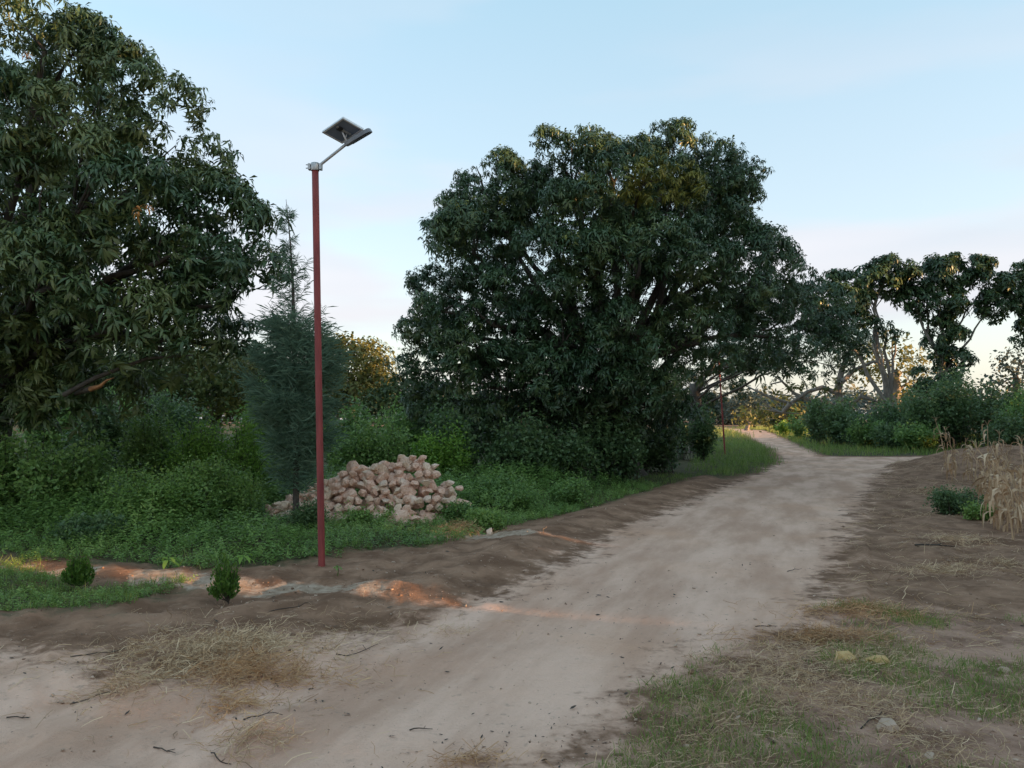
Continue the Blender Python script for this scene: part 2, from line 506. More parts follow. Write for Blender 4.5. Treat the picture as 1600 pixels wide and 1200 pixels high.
# ---- leaf templates
def leaf_strip(L_, w, az, el, droop, roll=0.0, fold=0.0):
    """a lance-shaped leaf of 4 triangles that bends down towards its tip"""
    ts = np.array([0.04, 0.38, 0.75, 1.0])
    ws = np.array([0, 0.5, 0.38, 0]) * w
    h = np.array([math.cos(az), math.sin(az)])
    r = ts * L_
    x = r * math.cos(el) * (1 - 0.25 * droop * ts)
    z = r * math.sin(el) - droop * L_ * ts ** 2 * 0.75
    wd = np.array([-math.sin(az) * math.cos(roll), math.cos(az) * math.cos(roll), math.sin(roll)])
    c = np.stack([x * h[0], x * h[1], z], 1)
    v = np.array([c[0], c[1] + wd * ws[1], c[1] - wd * ws[1], c[2] + wd * ws[2], c[2] - wd * ws[2], c[3]])
    f = np.array([(0, 2, 1), (1, 2, 4), (1, 4, 3), (3, 4, 5)])
    return v, f

def leaf2(L_, w, az, el, roll=0.0):
    h = np.array([math.cos(az), math.sin(az)])
    wd = np.array([-math.sin(az) * math.cos(roll), math.cos(az) * math.cos(roll), math.sin(roll)]) * w * 0.5
    m = np.array([h[0] * math.cos(el), h[1] * math.cos(el), math.sin(el)]) * L_ * 0.45
    tip = np.array([h[0] * math.cos(el), h[1] * math.cos(el), math.sin(el) - 0.3]) * L_
    v = np.array([[0, 0, 0], m + wd, m - wd, tip])
    return v, np.array([(0, 2, 1), (1, 2, 3)])

def rosette(rg, n=14, L_=0.27, w=0.046, fine=True):
    V, Fc, T = [], [], []
    k = 0
    for i in range(n):
        az = i * 2.399 + rg.uniform(-0.3, 0.3)
        el = rg.uniform(-0.25, 0.85)
        ll, ww, dr, ro = L_ * rg.uniform(0.7, 1.15), w * rg.uniform(0.8, 1.15), rg.uniform(0.6, 1.35), rg.uniform(-0.4, 0.4)
        v, f = leaf_strip(ll, ww, az, el, dr, ro)
        if not fine:
            m_ = (v[1] + v[2]) / 2 * 0.55 + (v[3] + v[4]) / 2 * 0.45
            wd_ = (v[1] - v[2]) * 0.5
            v, f = np.array([v[0], m_ + wd_, m_ - wd_, v[5]]), np.array([(0, 2, 1), (1, 2, 3)])
        v = v + np.array([0, 0, rg.uniform(-0.09, 0.03)])
        V.append(v); Fc.append(f + k); k += len(v)
        T.append(np.full(len(v), rg.uniform(-0.13, 0.13)))
    return np.concatenate(V), np.concatenate(Fc), np.concatenate(T)

def clump(rg, n=10, rad=0.28, l=0.13, w=0.06):
    V, Fc, T = [], [], []
    k = 0
    for i in range(n):
        c = rg.normal(0, rad * 0.5, 3)
        v, f = leaf2(l * rg.uniform(0.7, 1.2), w * rg.uniform(0.8, 1.2), rg.uniform(0, 6.28), rg.uniform(-0.5, 0.8), rg.uniform(-0.7, 0.7))
        V.append(v + c); Fc.append(f + k); k += len(v)
        T.append(np.full(len(v), rg.uniform(-0.15, 0.15)))
    return np.concatenate(V), np.concatenate(Fc), np.concatenate(T)

def blades(rg, n=6, h=0.12, w=0.008, spread=0.05, lean=0.6):
    V, Fc, T = [], [], []
    k = 0
    for i in range(n):
        a = rg.uniform(0, 6.28)
        b = np.array([rg.normal(0, spread), rg.normal(0, spread), 0])
        ll = lean * rg.uniform(0.2, 1.2)
        hh = h * rg.uniform(0.5, 1.2)
        wd = np.array([-math.sin(a), math.cos(a), 0]) * w * 0.5
        d = np.array([math.cos(a), math.sin(a), 0])
        mid = b + d * hh * ll * 0.3 + np.array([0, 0, hh * 0.6])
        tip = b + d * hh * ll + np.array([0, 0, hh * (1 - 0.25 * ll)])
        v = np.array([b - wd, b + wd, mid - wd * 0.7, mid + wd * 0.7, tip])
        V.append(v); Fc.append(np.array([(0, 1, 3), (0, 3, 2), (2, 3, 4)]) + k); k += 5
        T.append(np.full(5, rg.uniform(-0.2, 0.2)))
    return np.concatenate(V), np.concatenate(Fc), np.concatenate(T)

def weedlet(rg, n=8, h=0.16, l=0.07, w=0.035):
    """a sprig: leaves set round a short upright stem"""
    V, Fc, T = [], [], []
    k = 0
    ln = np.array([rg.uniform(-0.3, 0.3), rg.uniform(-0.3, 0.3)])
    for i in range(n):
        t = (i + 0.6) / n
        v, f = leaf2(l * (1.15 - 0.5 * t) * rg.uniform(0.8, 1.2), w * (1.1 - 0.4 * t), i * 2.4 + rg.uniform(-.4, .4), rg.uniform(0.0, 0.6), rg.uniform(-0.4, 0.4))
        v = v + np.array([ln[0] * t * h, ln[1] * t * h, t * h])
        V.append(v); Fc.append(f + k); k += len(v)
        T.append(np.full(len(v), (t - 0.5) * 0.25 + rg.uniform(-0.1, 0.1)))
    return np.concatenate(V), np.concatenate(Fc), np.concatenate(T)

def strand(rg, l=0.2, w=0.004):
    n = 4
    a = rg.uniform(0, 6.28)
    pts = [np.zeros(3)]
    e = rg.uniform(-0.1, 0.9)
    for i in range(n - 1):
        a += rg.normal(0, 0.6)
        e -= rg.uniform(0, 0.3)
        pts.append(pts[-1] + l / (n - 1) * np.array([math.cos(a) * math.cos(e), math.sin(a) * math.cos(e), math.sin(e)]))
    pts = np.array(pts)
    pts[:, 2] = np.maximum(pts[:, 2], 0.002)
    wd = np.array([-math.sin(a), math.cos(a), 0.6]) * w * 0.5
    v = np.concatenate([pts - wd, pts + wd])
    f = []
    for i in range(n - 1):
        f += [(i, i + 1, n + i + 1), (i, n + i + 1, n + i)]
    return v, np.array(f), np.full(len(v), 0.0)

ROS = [rosette(rng, 14, 0.27 * q, 0.046 * q) for q in (0.8, 0.9, 1.0, 1.0, 1.1, 1.2)]
ROS_M = [rosette(rng, n_, 0.27 * q, 0.054 * q, False) for n_, q in ((11, 0.75), (14, 0.85), (15, 0.95), (14, 1.0), (16, 1.05), (12, 1.2))]
ROS_FAR = [rosette(rng, 9, 0.30, 0.095, False) for _ in range(4)]
CLU = [clump(rng, 10) for _ in range(5)]
CLU_FAR = [clump(rng, 9, 0.5, 0.30, 0.16) for _ in range(4)]
WEED = [weedlet(rng) for _ in range(6)]
BLD = [blades(rng) for _ in range(6)]
STR = [strand(rng, 0.15, 0.0038) for _ in range(10)]

# ------------------------------------------------------------------ the ground sheet (cut into ground, road, sandy clearing)
def build_ground():
    th = np.concatenate([np.arange(-180, -38, 6.0), np.arange(-38, 38.01, 0.25), np.arange(42, 180, 6.0)])
    rr = 0.35 * 1.019 ** np.arange(0, 236)
    rr = np.concatenate([rr, rr[-1] * 1.028 ** np.arange(1, 150)])
    rr = rr[rr < 1600]
    T, Rr = np.meshgrid(np.radians(th), rr)
    x, y = Rr * np.sin(T), Rr * np.cos(T)
    xf, yf = x.ravel(), y.ravel()
    z = hgt(xf, yf)
    road = sdist(xf, yf, ROAD)
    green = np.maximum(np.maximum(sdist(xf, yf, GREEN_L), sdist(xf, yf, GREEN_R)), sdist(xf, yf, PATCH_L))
    dry = sdist(xf, yf, DRY_R)
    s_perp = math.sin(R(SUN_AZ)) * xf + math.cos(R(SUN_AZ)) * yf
    pale = np.exp(-((s_perp - 6.35) / 0.28) ** 2) * sstep(-xf, 0.6, 2.0) * (xf > -12) * sstep(fbm(xf, yf, 1.7, 19), 0.30, 0.55)      # low sun streak also painted into the soil colour by the shrublets
    pale = np.maximum(pale, 0.9 * np.exp(-((s_perp - 10.0) / 0.35) ** 2) * sstep(-xf, -1.0, 0.2) * (xf > -1.2))  # second painted sun streak, on the berm by the straw
    v = np.stack([xf, yf, z], 1)
    nr, nt_ = Rr.shape
    i, j = np.meshgrid(np.arange(nr - 1), np.arange(nt_), indexing='ij')
    j2 = (j + 1) % nt_
    f = np.stack([i * nt_ + j, (i + 1) * nt_ + j, (i + 1) * nt_ + j2, i * nt_ + j2], -1).reshape(-1, 4)[:, ::-1]
    fr = road[f].mean(1)
    fx, fy = xf[f].mean(1), yf[f].mean(1)
    clearing = (fr > 0) & (fx < -1.35 + 0.12 * (fy - 4)) & (fy < 7.2)
    cls = np.where(clearing, 2, np.where(fr > 0, 1, 0))
    for k, nm in ((0, 'ground'), (1, 'dirt_road'), (2, 'sandy_ground')):
        ff = f[cls == k]
        u, inv = np.unique(ff, return_inverse=True)
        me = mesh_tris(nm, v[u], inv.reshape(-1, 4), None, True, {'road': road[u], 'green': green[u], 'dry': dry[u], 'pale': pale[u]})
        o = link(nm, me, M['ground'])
        o['kind'] = 'structure'
build_ground()

# ------------------------------------------------------------------ trees
def scatter_variants(bags_tpl, bag, pos, axis, sc, tint):
    n = len(pos)
    if n == 0:
        return
    which = rng.integers(0, len(bags_tpl), n)
    rot = frames(axis, rng.uniform(0, 6.28, n))
    for k, (tv, tf, tt) in enumerate(bags_tpl):
        m = which == k
        bag.scatter(tv, tf, pos[m], rot[m], sc[m], tint[m], tt)

def lobe_points(lobes, dens, back=0.5, inner=0.12, sub=0.0):
    """points on the skins of a crown's lobes, with their outward direction"""
    Pn, An, Id = [], [], []
    Cs = np.array([l[0] for l in lobes]); Rs = np.array([l[1] for l in lobes])
    for k in range(len(lobes)):
        c, r = Cs[k], Rs[k]
        area = 4 * math.pi * ((r[0] * r[1]) ** 1.6 / 3 + (r[0] * r[2]) ** 1.6 / 3 + (r[1] * r[2]) ** 1.6 / 3) ** (1 / 1.6)
        n = int(area * dens * (lobes[k][2] if len(lobes[k]) > 2 else 1))
        if sub:
            # boughs: small domes of leaves on the lobe's skin, with dark hollows between them
            m = max(5, int(area / (math.pi * sub * sub) * 1.15))
            sd = rng.normal(0, 1, (m, 3))
            sd /= np.linalg.norm(sd, axis=1, keepdims=True)
            sd = sd[(sd[:, 1] < 0.3) | (rng.random(m) < back)]
            m = len(sd)
            sc_ = c + sd * r * rng.uniform(0.80, 0.98, m)[:, None]
            w_ = rng.integers(0, m, n)
            d = rng.normal(0, 1, (n, 3)) + 0.75 * sd[w_] + np.array([0, 0, 0.55])
            d /= np.linalg.norm(d, axis=1, keepdims=True)
            rs = sub * rng.uniform(0.75, 1.25, m)[w_]
            p = sc_[w_] + d * rs[:, None] * np.array([1, 1, 0.8]) * rng.uniform(0.7, 1.05, n)[:, None]
            ins = rng.random(n) < inner
            p = np.where(ins[:, None], c + np.clip(rng.normal(0, 0.4, (n, 3)), -0.7, 0.7) * r, p)
            keep = rng.random(n) < np.where(sd[w_][:, 1] > 0.3, 0.9, 1)
            p, d = p[keep], d[keep]
            n = len(p)
        else:
            d = rng.normal(0, 1, (n, 3))
            d /= np.linalg.norm(d, axis=1, keepdims=True)
            keep = rng.random(n) < np.where(d[:, 1] > 0.25, back, 1) * np.where(d[:, 2] < -0.45, 0.55, 1)
            d = d[keep]
            n = len(d)
            bump = fbm(d[:, 0] * 2 + k * 7 + d[:, 2] * 1.3, d[:, 2] * 2 + d[:, 1] * 1.7 + k, 1.6, 70 + k, 3)
            rad = 0.80 + 0.38 * bump + rng.normal(0, 0.06, n)
            ins = rng.random(n) < inner
            rad = np.where(ins, rng.uniform(0.3, 0.85, n), rad)
            p = c + d * r * rad[:, None]
        deep = np.zeros(n, bool)
        for q in range(len(lobes)):
            if q != k:
                deep |= (np.linalg.norm((p - Cs[q]) / Rs[q], axis=1) < 0.62)
        p, d = p[~deep], d[~deep]
        Pn.append(p); An.append(d); Id.append(np.full(len(p), k))
    return np.concatenate(Pn), np.concatenate(An), np.concatenate(Id)

def px_lobes(spec, Y, squash=0.9):
    o = []
    for s in spec:
        px, py, rx, ry, dy = s[:5]
        yy = Y + dy
        c = P(px, py, yy)
        r = np.array([rx / F * yy, 0.5 * (rx + ry) / F * yy * squash, ry / F * yy])
        o.append((c, r) + ((s[5],) if len(s) > 5 else ()))
    return o

def limb(p0, p1, r0, r1, sag=0.15, n=9, wob=0.12):
    L_ = np.linalg.norm(p1 - p0)
    mid = (p0 + p1) / 2 + np.array([rng.normal(0, wob), rng.normal(0, wob), rng.uniform(0.2, 1) * sag]) * L_
    pts = bezier(p0, mid, p1, n)
    pts[1:-1] += rng.normal(0, 0.012 * L_, (n - 2, 3))
    return pts, np.linspace(r0, r1, n)

def crown_tree(name, label, base, fork, lobes, dens, leaf, scale=1.0, tpl=None, trunk_r=0.3, bark='bark', group=None,
               cat='tree', nparts=0, tint0=0.45, yellow=None, twigs=4, back=0.5, inner=0.12, up=0.8, limb_r=0.35, sub=0.0, shrink=0.0):
    lobes = [(l[0], np.maximum(l[1] - shrink, l[1] * 0.55)) + tuple(l[2:]) for l in lobes]
    tpl = tpl or ROS
    t = thing(name, label, cat, tuple(base), group)
    o = np.asarray(base, float)
    tb = Bag()
    pts, rad = limb(o + np.array([0, 0, -0.15]), np.asarray(fork), trunk_r * 1.15, trunk_r * 0.75, 0.05, 9, 0.05)
    rad[0] *= 1.35
    tube(tb, pts, rad, 10)
    trunk = tb.build('trunk', M[bark], t, True, o)
    for l in lobes:
        c, r = l[0], l[1]
        st = pts[rng.integers(5, 9)]
        bb = Bag()
        rr0 = trunk_r * rng.uniform(0.8, 1.1) * limb_r * 1.2
        bp, br = limb(st, c - r * np.array([0, 0, 0.15]), rr0, rr0 * 0.3, 0.22)
        tube(bb, bp, br, 6)
        for k in range(twigs):
            a = bp[rng.integers(4, 9)]
            d = rng.normal(0, 1, 3)
            d[2] = abs(d[2]) * 0.8
            d /= np.linalg.norm(d)
            e = c + d * r * 0.62
            tp, tr = limb(a, e, rr0 * 0.3, rr0 * 0.07, 0.15, 6)
            tube(bb, tp, tr, 4)
        b = bb.build('branch', M[bark], trunk, True, o)
    pos, dirn, lid = lobe_points(lobes, dens, back, inner, sub)
    n = len(pos)
    axis = dirn * 0.75 + np.array([0, 0, up]) + rng.normal(0, 0.28, (n, 3))
    sc = scale * np.clip(rng.normal(1.0, 0.2, n), 0.5, 1.5)
    big = fbm(pos[:, 0] + pos[:, 1] * 0.7, pos[:, 2], 0.8, 91, 3)
    tint = np.clip(tint0 + (big - 0.5) * 0.9 + (fbm(pos[:, 0] * 1.1 + 9, pos[:, 2] + pos[:, 1] * 0.6, 2.2, 97, 2) - 0.5) * 0.5 + rng.normal(0, 0.1, n), 0.02, 0.98)
    kinds = np.zeros(n, int)
    if yellow:
        for (yc, yr, pr) in yellow:
            m = np.linalg.norm((pos - yc) / yr, axis=1) < 1
            kinds[m & (rng.random(n) < pr)] = 1
    order = np.argsort(pos[:, 1] - 0.4 * dirn[:, 2] - 0.15 * (kinds == 1))
    inframe = (np.abs(pos[:, 0] / pos[:, 1]) < 0.66) & (pos[:, 2] < pos[:, 1] * 0.545 + 1.6)
    order = order[inframe[order]]
    ispart = np.zeros(n, bool)
    if nparts:
        sel = order[:nparts * 4][rng.permutation(min(nparts * 4, len(order)))[:nparts]]
        ispart[sel] = True
    for kk, mt in ((0, M[leaf]), (1, M['mango_yellow'])):
        bg_ = Bag()
        mm = (kinds == kk) & ~ispart
        scatter_variants(ROS_M if tpl is ROS else tpl, bg_, pos[mm], axis[mm], sc[mm], tint[mm])
        fo = bg_.build('foliage' if kk == 0 else 'young_foliage', mt, t, False, o)
        if fo is not None:
            fo['kind'] = 'stuff'
            if kk == 1:
                fo['label'] = 'yellowing young mango leaves'
    if nparts:
        idx = np.nonzero(ispart)[0]
        meshes = {}
        fr = frames(axis[idx], rng.uniform(0, 6.28, len(idx)))
        for q, i in enumerate(idx):
            key = (rng.integers(0, len(tpl)), int(tint[i] * 5), kinds[i])
            if key not in meshes:
                tv, tf, tt = tpl[key[0]]
                me = mesh_tris('leaf_cluster', tv, tf, np.clip(tt + (key[1] + 0.5) / 5, 0, 1))
                me.materials.append(M['mango_yellow'] if key[2] else M[leaf])
                meshes[key] = me
            ob = link('leaf_cluster', meshes[key], None, t)
            m4 = Matrix([list(fr[q][0] * sc[i]) + [pos[i][0] - o[0]], list(fr[q][1] * sc[i]) + [pos[i][1] - o[1]], list(fr[q][2] * sc[i]) + [pos[i][2] - o[2]], [0, 0, 0, 1]])
            ob.matrix_local = m4
    return t

# ---- left mango, standing at the left edge
YL = 13.0
spec = [(70, 70, 90, 65, 0.3), (-60, 40, 110, 80, 0.8), (205, 165, 80, 60, 0.0), (60, 180, 105, 70, -0.9), (270, 265, 75, 60, 0.3), (135, 310, 105, 75, -1.2),
        (-30, 320, 110, 80, -1.2), (320, 345, 70, 60, 0.2), (250, 400, 90, 65, -0.9), (375, 395, 58, 42, 0.2), (85, 440, 105, 62, -1.5, 0.7), (-40, 470, 90, 80, -0.8),
        (330, 470, 75, 55, -0.3, 0.75), (200, 500, 95, 52, -1.0, 0.75), (60, 545, 110, 60, -0.8), (270, 545, 95, 45, 0.4, 0.5), (370, 540, 55, 40, 0.6, 0.55), (-40, 600, 110, 50, -0.4), (140, 605, 95, 35, 0.2, 0.6),
        (60, 250, 150, 120, 2.0), (200, 420, 130, 100, 2.2, 0.7), (30, 480, 140, 110, 2.0, 0.8)]
lobL = px_lobes(spec, YL)
bL = np.append(P(-25, 700, 13.4)[:2], 0.0); bL[2] = gz(bL[0], bL[1])
crown_tree('mango_tree', 'big dark mango tree filling the left edge of the view, leaves hanging over the weeds', bL, P(-20, 560, 13.6), lobL, 40, 'mango',
           0.78, None, 0.30, 'bark', 'mango trees by the road', nparts=260, tint0=0.68, twigs=5, inner=0.10, sub=0.55)

def tinted(tree, spots):
    o = np.array(tree.location)
    for (px, py, Y, sc) in spots:
        tv, tf, tt = ROS[rng.integers(0, len(ROS))]
        ob = link('orange_leaf_cluster', mesh_tris('orange_leaf_cluster', tv, tf, np.clip(tt + 0.6, 0, 1)), M['leaf_orange'], tree)
        ob.location = P(px, py, Y) - o
        ob.scale = (sc, sc, sc)
        ob.rotation_euler = (rng.uniform(-.5, .5), rng.uniform(-.5, .5), rng.uniform(0, 6))
        ob['label'] = 'withered orange leaf cluster'
M['leaf_orange'] = leaf_mat('orange_leaf', (0.25, 0.07, 0.02), (0.50, 0.20, 0.05), (0.62, 0.36, 0.10), 0.6, 0.25)  # plain orange leaf colour for a few clusters
mangoL = bpy.data.objects['mango_tree']
tinted(mangoL, [(40, 82, 11.6, 0.55), (214, 326, 10.9, 0.6), (232, 322, 10.9, 0.5)])
bo = np.array(mangoL.location)
dk = Bag()
tube(dk, np.array([P(-20, 640, 13.4) - bo, P(40, 628, 13.0) - bo, P(95, 618, 12.4) - bo, P(142, 608, 11.6) - bo]), np.array([0.075, 0.065, 0.055, 0.045]), 7)
tube(dk, np.array([P(100, 617, 11.7) - bo, P(150, 590, 11.6) - bo, P(230, 560, 11.8) - bo, P(300, 555, 12.0) - bo]), np.array([0.04, 0.035, 0.025, 0.012]), 6)
lb_ = dk.build('low_branch', M['bark'], mangoL, True)
bk = Bag()
tube(bk, np.array([P(141, 608.2, 11.4) - bo, P(156, 604, 11.35) - bo, P(166, 595, 11.3) - bo, P(178, 590, 11.3) - bo]), np.array([0.040, 0.030, 0.018, 0.003]), 7)
M['sun_tinted_wood'] = plain_mat('sun_tinted_wood', (0.14, 0.06, 0.025), (0.40, 0.19, 0.075), 14, 0.8, 0.3)  # orange sunlight on the branch end, put into its colour
bs = bk.build('broken_branch', M['sun_tinted_wood'], mangoL, True)
bs['label'] = 'broken branch end with low sun painted on in orange'

# ---- centre mango
YC = 21.5
spec = [(755, 290, 78, 62, 0.3), (690, 360, 45, 45, 0.2), (740, 390, 80, 60, -0.8), (880, 255, 70, 52, 0.5), (945, 245, 75, 52, 0.2), (1045, 232, 45, 48, 1.0), (1000, 285, 95, 45, -1.2),
        (1135, 265, 56, 58, 0.9), (1150, 330, 48, 60, 0.6), (1090, 320, 75, 55, -1.0), (925, 340, 95, 60, -1.5), (870, 420, 85, 60, -1.8), (1000, 400, 110, 70, -2.0),
        (1120, 420, 95, 75, -1.2), (1200, 375, 32, 45, 0.4), (1200, 440, 60, 70, 0.3), (690, 480, 70, 55, -0.6), (672, 530, 45, 48, 0.0), (770, 500, 90, 65, -1.6), (880, 530, 95, 65, -2.0),
        (1000, 520, 100, 65, -2.0), (1092, 530, 70, 58, -1.2), (1215, 520, 58, 60, 0.0), (680, 575, 60, 40, -0.3, 0.6), (770, 600, 80, 50, -0.9, 0.8), (880, 620, 80, 50, -1.4, 0.8), (970, 620, 70, 55, -1.5, 0.8),
        (1035, 600, 60, 40, -0.6, 0.8), (700, 630, 70, 35, 0.2, 0.8), (725, 548, 62, 48, -1.2), (820, 578, 72, 48, -1.9), (930, 590, 72, 48, -2.2), (1010, 590, 50, 44, -1.5), (800, 655, 80, 35, -0.6, 0.8), (1010, 650, 70, 40, -0.6, 0.8), (1040, 650, 45, 35, 0.3, 0.8), (850, 300, 85, 55, 1.6), (985, 275, 95, 52, 1.8), (1095, 295, 70, 60, 1.6), (765, 325, 70, 60, 1.6), (900, 400, 150, 130, 2.2), (1050, 420, 150, 140, 2.2), (760, 450, 110, 110, 2.0), (870, 600, 140, 70, 1.8, 0.9)]
lobC = px_lobes(spec, YC)
bC = np.append(G(985, 742), 0.0); bC[2] = gz(bC[0], bC[1])
yel = [(P(1035, 285, 19.8), np.array([1.5, 1.7, 0.6]), 0.85), (P(920, 275, 20.0), np.array([0.7, 1.5, 0.35]), 0.4), (P(735, 315, 20.7), np.array([0.9, 1.2, 0.4]), 0.22), (P(890, 385, 19.6), np.array([0.5, 1.0, 0.4]), 0.15)]
crown_tree('mango_tree', 'tallest, broad domed mango tree with yellow young leaves near its top, at the roadside', bC, P(960, 600, 22.0), lobC, 35, 'mango',
           0.74, None, 0.36, 'bark', 'mango trees by the road', nparts=260, tint0=0.43, yellow=yel, twigs=4, inner=0.14, back=0.35, sub=0.58, shrink=0.17)

# ---- mango behind it, reaching over the road
YM = 31.0
spec = [(1240, 470, 45, 55, 0), (1285, 500, 45, 50, 0.5), (1180, 520, 60, 60, 0), (1250, 545, 55, 40, -0.5, 0.8), (1320, 520, 28, 45, 1), (1130, 580, 60, 42, 9, 0.9), (1060, 615, 45, 50, 9), (1300, 570, 25, 22, 0.5, 0.6), (1215, 580, 35, 20, 0, 0.7), (1095, 640, 34, 28, 10, 0.8), (1160, 460, 60, 70, 1.5)]
lobM = px_lobes(spec, YM)
bM = np.append(P(1090, 706, 37.5)[:2], 0.0); bM[2] = gz(bM[0], bM[1])
crown_tree('mango_tree', 'dark mango tree with pale forked trunk behind the second red pole, branches over the road', bM, P(1086, 600, 37.0), lobM, 22, 'mango',
           0.95, ROS, 0.32, 'bark_mid', 'mango trees by the road', tint0=0.36, inner=0.12, back=0.4, sub=0.6, shrink=0.2, limb_r=0.17)

# ---- flat-topped trees beyond the crossing
YR = 52.0
spec = [(1345, 440, 50, 26, 0), (1392, 418, 34, 24, 0), (1300, 470, 42, 30, -1), (1318, 500, 34, 35, -1, 0.8), (1375, 450, 40, 20, 1, 0.7), (1400, 525, 14, 14, -1, 0.8), (1370, 510, 18, 14, -1, 0.6)]
bR = np.append(P(1397, 690, YR)[:2], 0)
crown_tree('flat_topped_tree', 'spreading tree with bare pale branches fanning up to a thin flat crown', bR, P(1385, 600, YR), [(l[0], l[1] * np.array([1.22, 1.3, 0.86])) + tuple(l[2:]) for l in px_lobes(spec, YR)], 12, 'mango',
           1.45, ROS_FAR, 0.28, 'bark_pale', None, tint0=0.38, twigs=5, inner=0.05, limb_r=0.40, sub=0.6, shrink=0.2)
spec = [(1445, 432, 38, 30, 0), (1490, 422, 45, 28, 0), (1535, 448, 38, 34, 0), (1550, 480, 28, 22, 0, 0.8), (1465, 475, 32, 40, 0), (1428, 470, 24, 26, 0, 0.8), (1475, 525, 22, 38, 0), (1490, 560, 30, 22, -0.5, 0.8), (1460, 590, 28, 30, -1)]
bR2 = np.append(P(1462, 690, YR)[:2], 0)
crown_tree('flat_topped_tree', 'tree with a trunk wrapped in climbing leaves under a rounded umbrella crown', bR2, P(1478, 545, YR), [(l[0], l[1] * np.array([1.22, 1.3, 0.86])) + tuple(l[2:]) for l in px_lobes(spec, YR)], 12, 'mango',
           1.45, ROS_FAR, 0.28, 'bark_pale', None, tint0=0.42, twigs=3, inner=0.06, sub=0.6, shrink=0.2)
spec = [(1615, 440, 40, 34, 0), (1650, 420, 50, 40, 0), (1600, 470, 26, 22, 0, 0.7), (1640, 500, 40, 40, 0), (1606, 520, 16, 22, 0, 0.6)]
bR3 = np.append(P(1640, 690, YR)[:2], 0)
crown_tree('flat_topped_tree', 'dark tree cut by the right edge of the view, one clump of crown showing', bR3, P(1640, 560, YR), [(l[0], l[1] * np.array([1.22, 1.3, 0.86])) + tuple(l[2:]) for l in px_lobes(spec, YR)], 12, 'mango',
           1.45, ROS_FAR, 0.28, 'bark_pale', None, tint0=0.36, twigs=3, sub=0.6, shrink=0.2)

# bare, half dead tree whose limbs arch over the far road
def bare_tree():
    Y = 58.0
    base = P(1322, 690, Y)
    base[2] = 0
    t = thing('bare_tree', 'half dead tree with arching leafless limbs reaching left above the far road', 'tree', tuple(base))
    b = Bag()
    tp = np.array([P(1322, 690, Y), P(1318, 640, Y), P(1308, 612, Y), P(1316, 575, Y), P(1330, 545, Y), P(1345, 520, Y)])
    tube(b, tp, np.array([0.36, 0.32, 0.28, 0.22, 0.16, 0.10]), 8)
    tr = b.build('trunk', M['bark_pale'], t, True, base)
    limbs = [[(1308, 614), (1285, 605), (1262, 612), (1235, 630), (1205, 622), (1180, 610), (1160, 600)],
             [(1316, 640), (1290, 628), (1262, 624), (1240, 614), (1222, 596), (1205, 600)],
             [(1312, 600), (1335, 578), (1365, 565), (1385, 570)], [(1235, 630), (1222, 645), (1208, 640)], [(1320, 640), (1345, 620), (1372, 628), (1395, 640)]]
    for l in limbs:
        bb = Bag()
        pts = np.array([P(a, c, Y + rng.uniform(-0.6, 0.6)) for a, c in l])
        tube(bb, pts, np.linspace(0.20, 0.05, len(pts)), 6)
        for k in range(9):
            a = pts[rng.integers(1, len(pts))]
            e = a + np.array([rng.normal(0, 1.0), rng.normal(0, 0.6), rng.uniform(-0.2, 1.4)])
            q, w = limb(a, e, 0.05, 0.015, 0.1, 5)
            tube(bb, q, w, 4)
        bb.build('branch', M['bark_pale'], tr, True, base)
    bg_ = Bag()
    spec = [(1335, 555, 28, 16, 0), (1340, 585, 24, 14, 0), (1290, 600, 26, 14, 0), (1245, 600, 22, 10, 0), (1215, 605, 26, 12, 0), (1305, 570, 18, 15, 0)]
    pos, d, _ = lobe_points(px_lobes(spec, Y), 2.2)
    scatter_variants(ROS_FAR, bg_, pos, d + np.array([0, 0, 0.8]), rng.uniform(1.0, 1.6, len(pos)), rng.uniform(0.3, 0.7, len(pos)))
    bg_.build('foliage', M['tree_yellow'], t, False, base)['kind'] = 'stuff'
bare_tree()

# ---- trees farther off
def far_tree(label, px, py_base, Y, spec, leaf, dens=3.0, sc=1.6, tpl=None, bark='bark_pale', tr=0.3, name='tree', group=None, tint0=0.5, back=0.5):
    b = P(px, py_base, Y)
    b[2] = gz(b[0], b[1]) if Y < 60 else 0
    fk = P(px + 5, spec[0][1] + spec[0][3] * 0.6, Y)
    fk[2] = max(fk[2], b[2] + 1.0)
    return crown_tree(name, label, b, fk, px_lobes(spec, Y), dens, leaf, sc, tpl or CLU_FAR, tr, bark, group, tint0=tint0, twigs=3, up=0.3, back=back)

far_tree('sunlit yellow green tree rising between the feathery conifer and the large mango', 545, 660, 42,
         [(545, 575, 50, 40, 0), (515, 555, 30, 25, 0), (575, 560, 30, 26, 0.5), (590, 600, 28, 30, 0), (510, 605, 40, 35, 0), (550, 615, 50, 30, -0.5)], 'tree_yellow', 18, 0.75)
far_tree('low dark green tree in the gap left of the large mango', 640, 668, 38,
         [(640, 612, 42, 22, 0), (610, 635, 40, 26, 0), (680, 625, 42, 30, 0)], 'tree', 19, 0.75, tint0=0.35)
far_tree('pale leafy tree seen under the lowest branches of the left mango', 250, 670, 34,
         [(250, 575, 55, 40, 0), (200, 590, 45, 35, 0), (300, 590, 50, 35, 0), (240, 540, 40, 25, 0.5, 0.7)], 'tree', 19, 0.75, tint0=0.55)
far_tree('olive tree just left of the feathery conifer, behind the weeds', 400, 668, 36,
         [(400, 590, 45, 42, 0), (365, 615, 45, 35, 0), (430, 615, 40, 35, 0)], 'tree_yellow', 17, 0.75, tint0=0.4)
far_tree('broad yellow green tree behind the large dark glossy bush, farthest of the bank', 335, 668, 44,
         [(330, 590, 60, 45, 0), (285, 610, 45, 35, 0), (385, 605, 50, 42, 0), (330, 630, 70, 25, -1)], 'tree_yellow', 14, 0.85, tint0=0.3)
